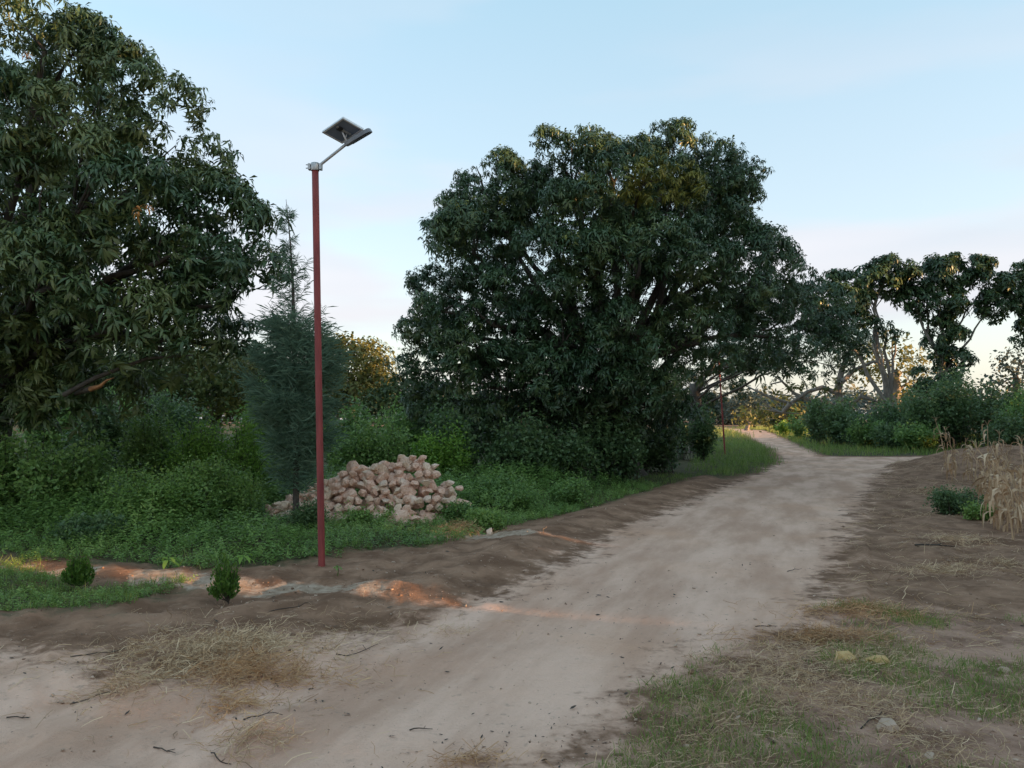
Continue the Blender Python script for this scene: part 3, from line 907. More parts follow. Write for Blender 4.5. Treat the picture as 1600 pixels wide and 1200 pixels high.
far_tree('dark rounded tree behind the dark bush in the shade', 160, 668, 42,
         [(160, 595, 60, 42, 0), (110, 610, 50, 40, 0), (205, 615, 50, 38, 0), (160, 635, 80, 25, -1)], 'tree', 14, 0.85, tint0=0.4)
far_tree('round green tree behind the trunk of the left mango', 80, 672, 36,
         [(60, 590, 70, 45, 0), (130, 600, 60, 40, 0), (-20, 590, 70, 50, 0)], 'tree', 16, 0.8, tint0=0.45)
far_tree('pale olive sparse tree behind the bare pale branches', 1400, 685, 78,
         [(1395, 560, 45, 32, 0, 0.8), (1360, 555, 30, 25, 0, 0.7), (1430, 590, 32, 28, 0, 0.8), (1385, 600, 45, 25, 0, 0.7)], 'tree_yellow', 1.4, 1.5, tint0=0.6, tr=0.5)
far_tree('sparse grey green tree at the far right behind the bushes', 1585, 690, 70,
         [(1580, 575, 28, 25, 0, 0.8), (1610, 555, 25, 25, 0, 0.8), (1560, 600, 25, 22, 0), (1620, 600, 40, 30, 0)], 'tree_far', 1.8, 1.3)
far_tree('yellow green round tree at the far bend of the road', 1222, 672, 95,
         [(1222, 640, 22, 14, 0), (1205, 648, 18, 13, 0), (1240, 646, 16, 13, 0)], 'tree_yellow', 1.6, 2.0, tint0=0.45)
far_tree('small yellow bush tree beside the far road', 1166, 672, 110, [(1165, 655, 12, 9, 0), (1175, 658, 10, 7, 0)], 'tree_yellow', 1.6, 2.0, tint0=0.7)
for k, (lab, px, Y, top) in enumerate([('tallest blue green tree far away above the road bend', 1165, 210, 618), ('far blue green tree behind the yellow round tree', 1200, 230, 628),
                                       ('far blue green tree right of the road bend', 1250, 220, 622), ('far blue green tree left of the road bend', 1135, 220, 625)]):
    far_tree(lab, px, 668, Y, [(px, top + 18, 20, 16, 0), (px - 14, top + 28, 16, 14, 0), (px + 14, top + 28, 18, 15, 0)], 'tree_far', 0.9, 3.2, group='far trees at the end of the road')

# a far wood closes the horizon between the nearer trees
def far_wood():
    b = Bag()
    n = 3600
    a = np.radians(rng.uniform(-48, 48, n))
    d = rng.uniform(230, 330, n)
    x, y = d * np.sin(a), d * np.cos(a)
    h = 5.0 + 6 * fbm(a * 40, d * 0.02, 1.0, 77, 3)
    z = h * np.sqrt(rng.random(n))
    pos = np.stack([x, y, z], 1)
    ax = rng.normal(0, 0.5, (n, 3)) + np.array([0, -0.5, 1])
    scatter_variants(CLU_FAR, b, pos, ax, rng.uniform(5, 8.5, n), np.clip(rng.normal(0.45, 0.2, n), 0, 1))
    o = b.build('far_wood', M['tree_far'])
    tag(o, 'line of far blue green woodland along the horizon', 'woodland', None, 'stuff')
far_wood()

# unseen woodland right of the road, added to keep low sun off the clearing
def sun_screen_wood():
    b = Bag()
    s = np.array([math.cos(R(SUN_AZ)), -math.sin(R(SUN_AZ))])
    te = math.tan(R(SUN_EL))
    for (x0, x1, y0, y1, top, n) in ((23, 29, -26, 28.4, 12.3, 30000), (42, 49, -18, 58, 12.5, 25000)):
        x = rng.uniform(x0, x1, n)
        y = rng.uniform(y0, y1, n)
        h = top * (0.72 + 0.5 * fbm(y, x * 0.3, 0.35, 61, 3))
        z = h * rng.random(n) ** 0.9
        perp = math.sin(R(SUN_AZ)) * x + math.cos(R(SUN_AZ)) * y
        xh = x - z / te * s[0]
        gap = (np.abs(perp - 6.35 + 0.12 * np.sin(z * 3)) < 0.34) & (xh > -13) & (xh < -0.35)  # leaves left out so sun streaks reach the clearing floor
        gap |= (np.abs(perp - 10.0) < 0.32) & (xh > -2.8) & (xh < 1.0)
        gap |= (np.abs(perp - 36.8) < 1.5) & (z > 8.3) & (x > 40)      # treeline cut lower here so sun reaches the yellow green tree
        k = ~gap
        pos = np.stack([x, y, z], 1)[k]
        big = np.array([[0.34, 0, 0], [0, 0.2, 0.06], [-0.34, 0, 0], [0, -0.2, 0.06]])
        ax = rng.normal(0, 1, (len(pos), 3))
        ax[:, 0] += 0.8
        b.scatter(big, np.array([(0, 1, 2), (0, 2, 3)]), pos, frames(ax, rng.uniform(0, 6.28, len(pos))), rng.uniform(0.8, 1.35, len(pos)), np.clip(rng.normal(0.45, 0.2, len(pos)), 0, 1))
    o = b.build('woodland', M['tree'])
    tag(o, 'unseen woodland edge right of the road, out past the maize, shaped to screen the sun', 'woodland', None, 'stuff')
sun_screen_wood()

# ------------------------------------------------------------------ shrubs
def shrub(label, x, y, w, h, leaf='shrub', nst=60, per=26, ls=0.075, lw=0.035, name='bush', group=None, cat='bush', droop=0.15, d=None, tint0=0.45, low=0.12, seed_t=0.0):
    z = gz(x, y)
    t = thing(name, label, cat, (x, y, z), group)
    d = d or w * 0.8
    sb, lb = Bag(), Bag()
    tv, tf = leaf2(1.0, 0.55, 0, 0.25)
    Ps, As, Ts = [], [], []
    nl = max(3, int(w / max(h, .3) * 3))
    cx = rng.uniform(-0.38, 0.38, nl) * w
    ch = 0.75 + 0.35 * rng.random(nl)
    for k in range(nst):
        q = rng.integers(0, nl)
        a = rng.uniform(0, 6.28)
        rr = math.sqrt(rng.random())
        bx = np.array([cx[q] * 0.8 + rng.normal(0, 0.08 * w), rng.normal(0, 0.16 * d), -0.03])
        e = np.array([cx[q] + math.cos(a) * rr * w * 0.24, math.sin(a) * rr * d * 0.5, h * ch[q] * (1 - 0.5 * rr ** 2) * rng.uniform(0.75, 1.12)])
        mid = bx * 0.55 + e * 0.45 + np.array([0, 0, h * 0.2])
        pts = bezier(bx, mid, e, 6)
        if k % 4 == 0:
            tube(sb, pts, np.linspace(0.010, 0.003, 6) * (0.6 + h * 0.35), 3)
        tt = low + (1 - low) * rng.random(per) ** 0.8
        base = (1 - tt)[:, None] ** 2 * bx + (2 * tt * (1 - tt))[:, None] * mid + (tt ** 2)[:, None] * e
        base = base + rng.normal(0, 0.045 + 0.03 * h, (per, 3)) * np.array([1, 1, 0.8])
        base[:, 2] = np.maximum(base[:, 2], 0.01)
        Ps.append(base)
        dirr = rng.normal(0, 1, (per, 3)) + np.array([0, 0, 1.1])
        As.append(dirr)
        Ts.append(tint0 + (tt - 0.6) * 0.35 + rng.normal(0, 0.12, per) + rng.normal(0, 0.08))
    Pn, An, Tn = np.concatenate(Ps), np.concatenate(As), np.clip(np.concatenate(Ts), 0.02, 0.98)
    lb.scatter(tv, tf, Pn, frames(An, rng.uniform(0, 6.28, len(Pn))), rng.uniform(0.7, 1.25, len(Pn)) * ls, Tn)
    lb.build('foliage', M[leaf], t)['kind'] = 'stuff'
    sb.build('stem', M['bark_twig'], t)
    return t

def shrub_px(label, px, pyb, pyt, wpx, leaf='shrub', dens=1.0, ls=0.075, Y=None, **k):
    if Y is None:
        g = G(px, pyb)
    else:
        g = P(px, pyb, Y)[:2]
    dist = g[1]
    w = wpx / F * dist
    h = max(0.2, (EYE - (pyt - 655) / F * dist) - gz(g[0], g[1]))
    area = w * h
    nst = int(np.clip(62 * dens * (area + 0.4) / (ls / 0.075) ** 1.75, 30, 420))
    return shrub(label, g[0], g[1], w, h, leaf, nst, 42, ls, ls * 0.5, **k)

LB = [
    ('shaded bush far back on the bank, nearest the trunk of the left mango', 20, 705, 600, 180, 'shrub', 1.0, 0.13, 23.0),
    ('shaded broad bush behind the dark bush in the bank', 125, 705, 606, 170, 'shrub', 1.0, 0.13, 24.0),
    ('shaded bush behind the large dark glossy bush', 225, 705, 600, 170, 'shrub', 1.0, 0.13, 25.0),
    ('tall shaded bush behind the feathery conifer', 420, 705, 590, 180, 'shrub', 1.0, 0.13, 22.0),
    ('tall green bush far behind the rock heap', 540, 705, 625, 130, 'shrub', 1.0, 0.13, 24.0),
    ('green bush beneath the low dark green tree in the gap', 630, 700, 622, 150, 'shrub', 1.0, 0.13, 25.0),
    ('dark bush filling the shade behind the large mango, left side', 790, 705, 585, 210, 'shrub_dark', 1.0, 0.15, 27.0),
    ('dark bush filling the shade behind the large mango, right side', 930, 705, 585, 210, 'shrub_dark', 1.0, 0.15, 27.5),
    # label, px, base y, top y, width px, leaf, density, leaf size, depth
    ('broad weedy bush at the left edge under the mango leaves', 30, 800, 676, 190, 'shrub', 1.3, 0.085, 12.2),
    ('leafy green bush beside the bush at the left edge', 118, 790, 680, 150, 'shrub', 1.3, 0.08, 12.8),
    ('tall pale green bush rising above its neighbours on the weedy bank', 243, 760, 640, 105, 'shrub', 1.4, 0.07, 14.5),
    ('bright green feathery bush left of the conifer', 340, 745, 652, 140, 'shrub_bright', 1.6, 0.055, 14.0),
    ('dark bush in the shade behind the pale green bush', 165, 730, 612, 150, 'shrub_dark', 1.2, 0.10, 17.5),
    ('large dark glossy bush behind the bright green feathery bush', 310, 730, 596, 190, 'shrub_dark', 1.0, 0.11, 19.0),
    ('olive weedy bush in the middle of the bank, low and wide', 240, 810, 722, 210, 'weed', 1.3, 0.055, 11.8),
    ('grassy olive bush in front of the bright green feathery bush', 330, 800, 712, 150, 'weed', 1.4, 0.05, 12.2),
    ('low dark weed clump on the grass edge', 135, 855, 800, 110, 'shrub_dark', 1.3, 0.06, 10.3),
    ('tall green bush just left of the rock heap', 420, 790, 690, 110, 'shrub', 1.2, 0.06, 14.8),
    ('green bush behind the rock heap, left half', 585, 745, 655, 130, 'shrub', 1.2, 0.085, 17.0),
    ('green bush behind the rock heap, right half', 665, 745, 652, 140, 'shrub_bright', 0.9, 0.09, 18.0),
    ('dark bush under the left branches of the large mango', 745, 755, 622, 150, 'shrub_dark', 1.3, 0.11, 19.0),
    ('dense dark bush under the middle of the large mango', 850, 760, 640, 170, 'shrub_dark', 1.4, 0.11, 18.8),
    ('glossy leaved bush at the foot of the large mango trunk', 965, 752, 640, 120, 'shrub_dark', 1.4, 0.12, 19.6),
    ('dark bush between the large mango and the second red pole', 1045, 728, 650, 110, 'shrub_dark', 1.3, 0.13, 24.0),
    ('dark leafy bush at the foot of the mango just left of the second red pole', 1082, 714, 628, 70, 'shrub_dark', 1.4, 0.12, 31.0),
    ('knee high green bush at the right end of the rock heap', 770, 790, 735, 110, 'shrub', 1.2, 0.07, 14.8),
    ('small rounded green bush on the road edge by the rock heap', 825, 800, 760, 60, 'shrub', 1.6, 0.05, 13.8),
    ('low green bush nearest the road below the large mango', 880, 795, 748, 80, 'shrub', 1.5, 0.06, 14.6),
    ('low weedy tuft hanging over the brown verge by the rock heap', 765, 832, 796, 75, 'weed', 1.3, 0.045, 11.6),
    ('low leafy clump at the foot of the feathery conifer', 480, 838, 785, 60, 'shrub_dark', 1.0, 0.04, 11.4),
    ('low green clump on the front edge of the rock heap', 590, 835, 795, 120, 'weed', 1.2, 0.05, 12.0),
    ('green sprigs overlapping the right tip of the rock heap', 715, 826, 780, 60, 'shrub', 1.2, 0.05, 12.3),
    ('dark round bush on the far side of the crossing, left end of the row', 1290, 692, 615, 85, 'shrub_dark', 0.8, 0.2, 48.0),
    ('dark bush under the bare pale branches across the crossing', 1370, 700, 628, 110, 'shrub_dark', 0.9, 0.19, 44.0),
    ('tallest dark bush in the row across the crossing', 1470, 706, 580, 130, 'shrub_dark', 1.0, 0.18, 40.0),
    ('wide dark bush at the right end of the row across the crossing', 1560, 706, 590, 130, 'shrub_dark', 1.0, 0.17, 38.0),
    ('green bush at the right edge behind the heap of soil', 1610, 706, 610, 100, 'shrub', 1.0, 0.16, 35.0),
    ('low green bush in front of the row across the crossing', 1410, 702, 660, 100, 'shrub_dark', 0.9, 0.16, 41.0),
    ('tall dark bush under the half dead tree across the crossing', 1325, 696, 618, 95, 'shrub_dark', 0.9, 0.2, 46.0),
    ('dark bush between the two flat topped trees', 1420, 704, 605, 110, 'shrub_dark', 0.9, 0.19, 45.0),
    ('dark leafy bush behind the left end of the maize row', 1515, 706, 572, 120, 'shrub_dark', 0.9, 0.18, 42.5),
    ('small green bush at the foot of the row, behind the grass strip', 1345, 700, 655, 80, 'shrub', 0.9, 0.16, 43.0),
    ('low leafy bush left of the maize row, behind the soil heap', 1452, 708, 650, 90, 'shrub', 0.9, 0.16, 38.5),
    ('rough bush at the very right edge behind the maize', 1600, 710, 640, 110, 'shrub_dark', 0.9, 0.15, 33.0),
    ('green scrub bush by the road bend, left of the dark row', 1262, 684, 640, 60, 'shrub', 0.8, 0.24, 62.0),
    ('low pale green bush beside the far road', 1235, 684, 655, 45, 'shrub_bright', 0.6, 0.25, 70.0),
    ('low leafy green bush beside the dry maize on the soil', 1500, 800, 762, 85, 'shrub_dark', 1.1, 0.05, 13.6),
    ('small green sprigs just below the low leafy bush by the maize', 1530, 822, 788, 50, 'weed', 1.2, 0.05, 12.8),
]
for (lab, px, yb, yt, wpx, lf, de, ls, Y) in LB:
    shrub_px(lab, px, yb, yt, wpx, lf, de, ls, Y)

# ------------------------------------------------------------------ weeds and grass (nobody could count them)
def rand_in(poly, n, ymin, ymax, xmin=-1e9, xmax=1e9):
    xs = [p[0] for p in poly]; ys = [p[1] for p in poly]
    a0, a1 = max(min(xs), xmin), min(max(xs), xmax)
    b0, b1 = max(min(ys), ymin), min(max(ys), ymax)
    x = rng.uniform(a0, a1, n); y = rng.uniform(b0, b1, n)
    k = sdist(x, y, poly) + (fbm(x, y, 1.5, 5) - 0.5) * 0.7 > 0
    k &= np.abs(x) < y * 0.70 + 0.6
    return x[k], y[k]

def weeds():
    b = Bag()
    x, y = rand_in(GREEN_L, 52000, 8, 19, -14, 9)
    sd = sdist(x, y, GREEN_L)
    k = rng.random(len(x)) < np.where(y > 14, 0.45, 1.0)
    x, y, sd = x[k], y[k], sd[k]
    tall = sstep(sd, 0.0, 2.5) * (0.5 + 1.1 * fbm(x, y, 0.7, 15)) * (x < 0.2 * y)
    tall = tall * (1 - 0.9 * sstep(x, -4.6, -3.6) * (y < 13.4) * (y > 10.2) * (x < 0.3))
    z = hgt(x, y)
    lift = rng.random(len(x)) * tall * 0.42
    sc = 0.65 + 0.55 * tall + rng.normal(0, 0.1, len(x))
    sc = np.clip(sc, 0.4, 2)
    ax = rng.normal(0, 0.28, (len(x), 3)) + np.array([0, 0, 1])
    ti = np.clip(0.40 + 0.9 * (fbm(x, y, 0.8, 25) - 0.5) + rng.normal(0, 0.1, len(x)), 0, 1)
    scatter_variants(WEED, b, np.stack([x, y, z + lift], 1), ax, sc, ti)
    x, y = rand_in(PATCH_L, 5200, 5.5, 9, -9, -2)
    k = rng.random(len(x)) < 0.25 + 0.75 * sstep(fbm(x, y, 1.8, 33), 0.40, 0.58)
    x, y = x[k], y[k]
    scatter_variants(WEED, b, np.stack([x, y, hgt(x, y)], 1), rng.normal(0, 0.35, (len(x), 3)) + np.array([0, 0, 1]), rng.uniform(0.3, 0.6, len(x)), np.clip(rng.normal(0.55, 0.15, len(x)), 0, 1))
    o = b.build('weeds', M['weed'])
    tag(o, 'low leafy weeds covering the bank left of the road', 'weeds', None, 'stuff')
weeds()

def grasses():
    b = Bag()
    # verge under the second pole and strip across the crossing
    verge = gp([(1075, 737), (1130, 750), (1190, 738), (1214, 724), (1205, 703), (1165, 685), (1100, 690)])
    x, y = rand_in(verge, 6000, 10, 60)
    scatter_variants(BLD, b, np.stack([x, y, hgt(x, y)], 1), rng.normal(0, 0.2, (len(x), 3)) + np.array([0, 0, 1]), rng.uniform(1.2, 2.4, len(x)), np.clip(rng.normal(0.5, 0.16, len(x)), 0, 1))
    x, y = rand_in(GREEN_R, 9500, 28, 75, 8, 48)
    scatter_variants(BLD, b, np.stack([x, y, hgt(x, y)], 1), rng.normal(0, 0.2, (len(x), 3)) + np.array([0, 0, 1]), rng.uniform(1.6, 3.4, len(x)), np.clip(rng.normal(0.55, 0.16, len(x)), 0, 1))
    yb = Bag()
    x = rng.uniform(16, 46, 5000); y = rng.uniform(62, 135, 5000)
    k = (sdist(x, y, ROAD) < -0.3) & (np.abs(x / y - 0.31) < 0.11)
    x, y = x[k], y[k]
    scatter_variants(BLD, yb, np.stack([x, y, hgt(x, y)], 1), rng.normal(0, 0.25, (len(x), 3)) + np.array([0, 0, 1]), rng.uniform(3, 6, len(x)), np.clip(rng.normal(0.85, 0.12, len(x)), 0, 1))
    tag(yb.build('grass', M['grass']), 'sunlit yellow green grass beside the far bend of the road', 'grass', None, 'stuff')
    # grass skirt along the left bank's edge, and the tufted patch at the lower left
    x, y = rand_in(GREEN_L, 14000, 7, 24, -10, 10)
    sd = sdist(x, y, GREEN_L)
    k = sd < 1.3
    x, y = x[k], y[k]
    scatter_variants(BLD, b, np.stack([x, y, hgt(x, y)], 1), rng.normal(0, 0.3, (len(x), 3)) + np.array([0, 0, 1]), rng.uniform(0.5, 1.2, len(x)), np.clip(rng.normal(0.45, 0.2, len(x)), 0, 1))
    x, y = rand_in(PATCH_L, 5000, 5.5, 9, -9, -2)
    scatter_variants(BLD, b, np.stack([x, y, hgt(x, y)], 1), rng.normal(0, 0.4, (len(x), 3)) + np.array([0, 0, 1]), rng.uniform(0.3, 0.9, len(x)), np.clip(rng.normal(0.5, 0.2, len(x)), 0, 1))
    # green tufts in the dry grass at the lower right
    x, y = rand_in(DRY_R, 24000, 2, 7.5, -0.5, 7)
    k = rng.random(len(x)) < sstep(fbm(x, y, 1.1, 83) + 0.10 * np.exp(-((x - 1.2) / .5) ** 2), 0.45, 0.62)
    x, y = x[k], y[k]
    scatter_variants(BLD, b, np.stack([x, y, hgt(x, y)], 1), rng.normal(0, 0.4, (len(x), 3)) + np.array([0, 0, 1]), rng.uniform(0.2, 0.6, len(x)), np.clip(rng.normal(0.66, 0.2, len(x)), 0, 1))
    o = b.build('grass', M['grass'])
    tag(o, 'short green grass on the verges and in tufts beside the road', 'grass', None, 'stuff')
grasses()

def straw_heap(label, px, py, rx, ry, n, mat='straw', hh=0.07, ls=1.0, name='straw'):
    c = G(px, py)
    b = Bag()
    q = rng.normal(0, 0.42, (n, 2)) * np.where(rng.random(n) < 0.3, 2.0, 1.0)[:, None]
    x = c[0] + q[:, 0] * rx + (fbm(q[:, 0] * 3, q[:, 1] * 3, 1, 12) - .5) * 0.3 * rx
    y = c[1] + q[:, 1] * ry
    rr = np.exp(-(q ** 2).sum(1) * 2)
    z = hgt(x, y) + 0.004 + rng.random(n) * hh * rr
    ax = rng.normal(0, 0.35, (n, 3)) + np.array([0, 0, 1])
    scatter_variants(STR, b, np.stack([x, y, z], 1), ax, rng.uniform(0.25, 0.95, n) * ls, np.clip(rng.normal(0.5, 0.25, n), 0, 1))
    o = b.build(name, M[mat])
    tag(o, label, 'straw', 'heaps of cut dry grass', 'stuff')
straw_heap('largest heap of pale straw on the sand in front of the shrublets', 330, 1030, 0.72, 0.66, 5000, 'straw', 0.11)
straw_heap('golden straw at the right side of the largest straw heap', 395, 1060, 0.5, 0.32, 2100, 'straw_orange', 0.10)
straw_heap('small grey straw tuft on the sand at the left', 190, 1088, 0.22, 0.16, 420, 'straw', 0.10)
straw_heap('thin trail of straw below the largest straw heap', 365, 1110, 0.20, 0.26, 420, 'straw_orange', 0.04)
straw_heap('flat straw scrap at the bottom of the sand', 395, 1160, 0.22, 0.18, 380, 'straw', 0.03)
straw_heap('orange dry grass on the berm right of the rock heap', 720, 832, 0.42, 0.45, 1300, 'straw_orange', 0.16, 1.1)
straw_heap('dark scrap of dry grass lying on the road', 705, 990, 0.18, 0.14, 200, 'straw', 0.02, 0.6)
straw_heap('thin straw scattered along the left side of the road', 560, 985, 0.8, 0.5, 420, 'straw', 0.01, 0.8)
straw_heap('reddish straw at the bottom middle of the road', 735, 1190, 0.22, 0.10, 260, 'straw_orange', 0.03, 0.8)

straw_heap('grey dry stalks on the dark soil below the near maize', 1475, 890, 0.5, 0.35, 900, 'straw', 0.05)
straw_heap('yellowish dry stalks on the soil beside the near maize', 1500, 850, 0.5, 0.5, 900, 'straw', 0.08)
straw_heap('pale dry husks on the dark soil at the right edge', 1568, 886, 0.22, 0.2, 300, 'straw', 0.06)
straw_heap('grey brush lying left of the leafy green bush by the maize', 1470, 768, 0.7, 0.7, 800, 'straw', 0.10, 1.4)
straw_heap('dry grass along the top edge of the lower right grass', 1350, 962, 0.55, 0.25, 1300, 'straw_orange', 0.05)
straw_heap('long dry grass ridge above the two yellow stones', 1290, 1000, 0.6, 0.18, 1300, 'straw_orange', 0.06)
def dry_grass():
    b = Bag()
    x, y = rand_in(DRY_R, 105000, 2, 8.5, -0.6, 7)
    dn = 0.12 + 0.88 * sstep(fbm(x, y, 1.25, 47), 0.34, 0.60)
    k = rng.random(len(x)) < dn * (0.25 + 0.75 * sstep(sdist(x, y, DRY_R), -0.05, 0.5))
    x, y = x[k], y[k]
    z = hgt(x, y) + rng.random(len(x)) * 0.02
    scatter_variants(STR, b, np.stack([x, y, z], 1), rng.normal(0, 0.3, (len(x), 3)) + np.array([0, 0, 1]), rng.uniform(0.3, 0.8, len(x)), np.clip(0.42 + 0.6 * (fbm(x, y, 1.0, 59) - 0.5) + rng.normal(0, 0.2, len(x)), 0, 1))
    # loose stalks over the bare soil at the right
    x, y = rand_in(DIRT_R, 24000, 6, 26, 2, 18)
    k = rng.random(len(x)) < sstep(fbm(x, y, 0.9, 95), 0.36, 0.58)
    x, y = x[k], y[k]
    scatter_variants(STR, b, np.stack([x, y, hgt(x, y) + 0.01], 1), rng.normal(0, 0.3, (len(x), 3)) + np.array([0, 0, 1]), rng.uniform(0.5, 1.4, len(x)), np.clip(rng.normal(0.4, 0.22, len(x)), 0, 1))
    o = b.build('dry_grass', M['straw'])
    tag(o, 'flattened dry grass on the right side of the road', 'dry grass', None, 'stuff')
dry_grass()

# ------------------------------------------------------------------ pebbles, clods, litter
def rock_mesh(rg, name, size=(1, 1, 1), n=1, jit=0.22, cuts=5, pts=22):
    bm = bmesh.new()
    for k in range(pts):
        p = rg.normal(0, 1, 3)
        p = 0.5 * p / (np.abs(p) ** 3.2).sum() ** (1 / 3.2) * rg.uniform(0.80, 1.08)
        bm.verts.new((p[0] * size[0], p[1] * size[1], p[2] * size[2]))
    h = bmesh.ops.convex_hull(bm, input=bm.verts)
    bmesh.ops.delete(bm, geom=[v for v in set(h['geom_interior'] + h['geom_unused']) if isinstance(v, bmesh.types.BMVert)], context='VERTS')
    bmesh.ops.recalc_face_normals(bm, faces=bm.faces)
    me = bpy.data.meshes.new(name)
    bm.to_mesh(me)
    bm.free()
    return me

def pebbles():
    tpl = []
    for k in range(4):
        me = rock_mesh(rng, 'tmp', (1, 0.8, 0.6), 1, pts=9)
        v = np.array([q.co[:] for q in me.vertices]); f = np.array([p.vertices[:] for p in me.polygons])
        tpl.append((v, f, np.zeros(len(v))))
        bpy.data.meshes.remove(me)
    b = Bag()
    n = 5200
    a = np.radians(rng.uniform(-36, 36, n)); r = 2.4 * (9.0) ** rng.random(n)
    x, y = r * np.sin(a), r * np.cos(a)
    road = sdist(x, y, ROAD)
    gr = np.maximum(sdist(x, y, GREEN_L), sdist(x, y, GREEN_R))
    k = (gr < 0) & (rng.random(n) < np.where(road > 0.35, 0.22, 1.0)) & (rng.random(n) < 0.25 + fbm(x, y, 0.9, 22))
    x, y = x[k], y[k]
    s = np.minimum(0.006 + rng.gamma(1.2, 0.007, len(x)), 0.05)
    scatter_variants(tpl, b, np.stack([x, y, hgt(x, y) + s * 0.15], 1), rng.normal(0, 0.5, (len(x), 3)) + np.array([0, 0, 1]), s, np.full(len(x), 0.5))
    o = b.build('pebbles', M['pebble'])
    tag(o, 'small pale pebbles strewn over the soil and the road edges', 'pebbles', None, 'stuff')
    # crumbs of soil
    b = Bag()
    n = 6500
    a = np.radians(rng.uniform(-36, 36, n)); r = 2.6 * (10.0) ** rng.random(n)
    x, y = r * np.sin(a), r * np.cos(a)
    road = sdist(x, y, ROAD)
    gr = np.maximum(sdist(x, y, GREEN_L), sdist(x, y, GREEN_R))
    k = (gr < 0) & (rng.random(n) < np.where(road > 0.2, 0.03, 1.0)) & (rng.random(n) < 1.3 * sstep(fbm(x, y, 1.1, 18), 0.35, 0.65))
    x, y = x[k], y[k]
    s = np.minimum(0.008 + rng.gamma(1.1, 0.010, len(x)), 0.08)
    scatter_variants(tpl, b, np.stack([x, y, hgt(x, y)], 1), rng.normal(0, 0.5, (len(x), 3)) + np.array([0, 0, 1]), s, np.full(len(x), 0.5))
    o = b.build('soil_clods', M['clod'])
    tag(o, 'crumbs and clods of brown soil on the verges', 'soil', None, 'stuff')
    # leaf litter, bits of stalk on the road
    b = Bag()
    n = 5000
    a = np.radians(rng.uniform(-34, 34, n)); r = 2.6 * (6.0) ** rng.random(n)
    x, y = r * np.sin(a), r * np.cos(a)
    k = rng.random(n) < sstep(fbm(x, y, 0.8, 29), 0.42, 0.62)
    x, y = x[k], y[k]
    tv, tf = leaf_strip(1, 0.3, 0, 0.05, 0.1, 0.2)
    b.scatter(tv, tf, np.stack([x, y, hgt(x, y) + 0.008], 1), frames(rng.normal(0, 0.25, (len(x), 3)) + np.array([0, 0, 1]), rng.uniform(0, 6.28, len(x))), np.minimum(0.010 + rng.gamma(1.1, 0.010, len(x)), 0.06), np.full(len(x), 0.5))
    o = b.build('leaf_litter', M['bark_twig'])
    tag(o, 'dark dead leaves and bits scattered over the sand', 'litter', None, 'stuff')
M['clod'] = plain_mat('soil_clod', (0.15, 0.085, 0.055), (0.31, 0.19, 0.125), 4, 0.95, 0.2)
pebbles()

# ------------------------------------------------------------------ solar street lamps
def bm_obj(name, bm, mat, parent, smooth=False):
    me = bpy.data.meshes.new(name)
    bm.normal_update()
    bm.to_mesh(me)
    bm.free()
    if smooth:
        for p in me.polygons:
            p.use_smooth = True
    return link(name, me, mat, parent)

def bm_box(bm, c, ax, ay, az, bev=0.0):
    """box round centre c with half-extent vectors ax, ay, az"""
    c, ax, ay, az = map(Vector, (c, ax, ay, az))
    vs = [bm.verts.new(c + ax * i + ay * j + az * k) for i in (-1, 1) for j in (-1, 1) for k in (-1, 1)]
    fs = [(0, 1, 3, 2), (4, 6, 7, 5), (0, 4, 5, 1), (2, 3, 7, 6), (0, 2, 6, 4), (1, 5, 7, 3)]
    made = [bm.faces.new([vs[i] for i in f]) for f in fs]
    if bev:
        bmesh.ops.bevel(bm, geom=list({e for f in made for e in f.edges}), offset=bev, segments=2, affect='EDGES')

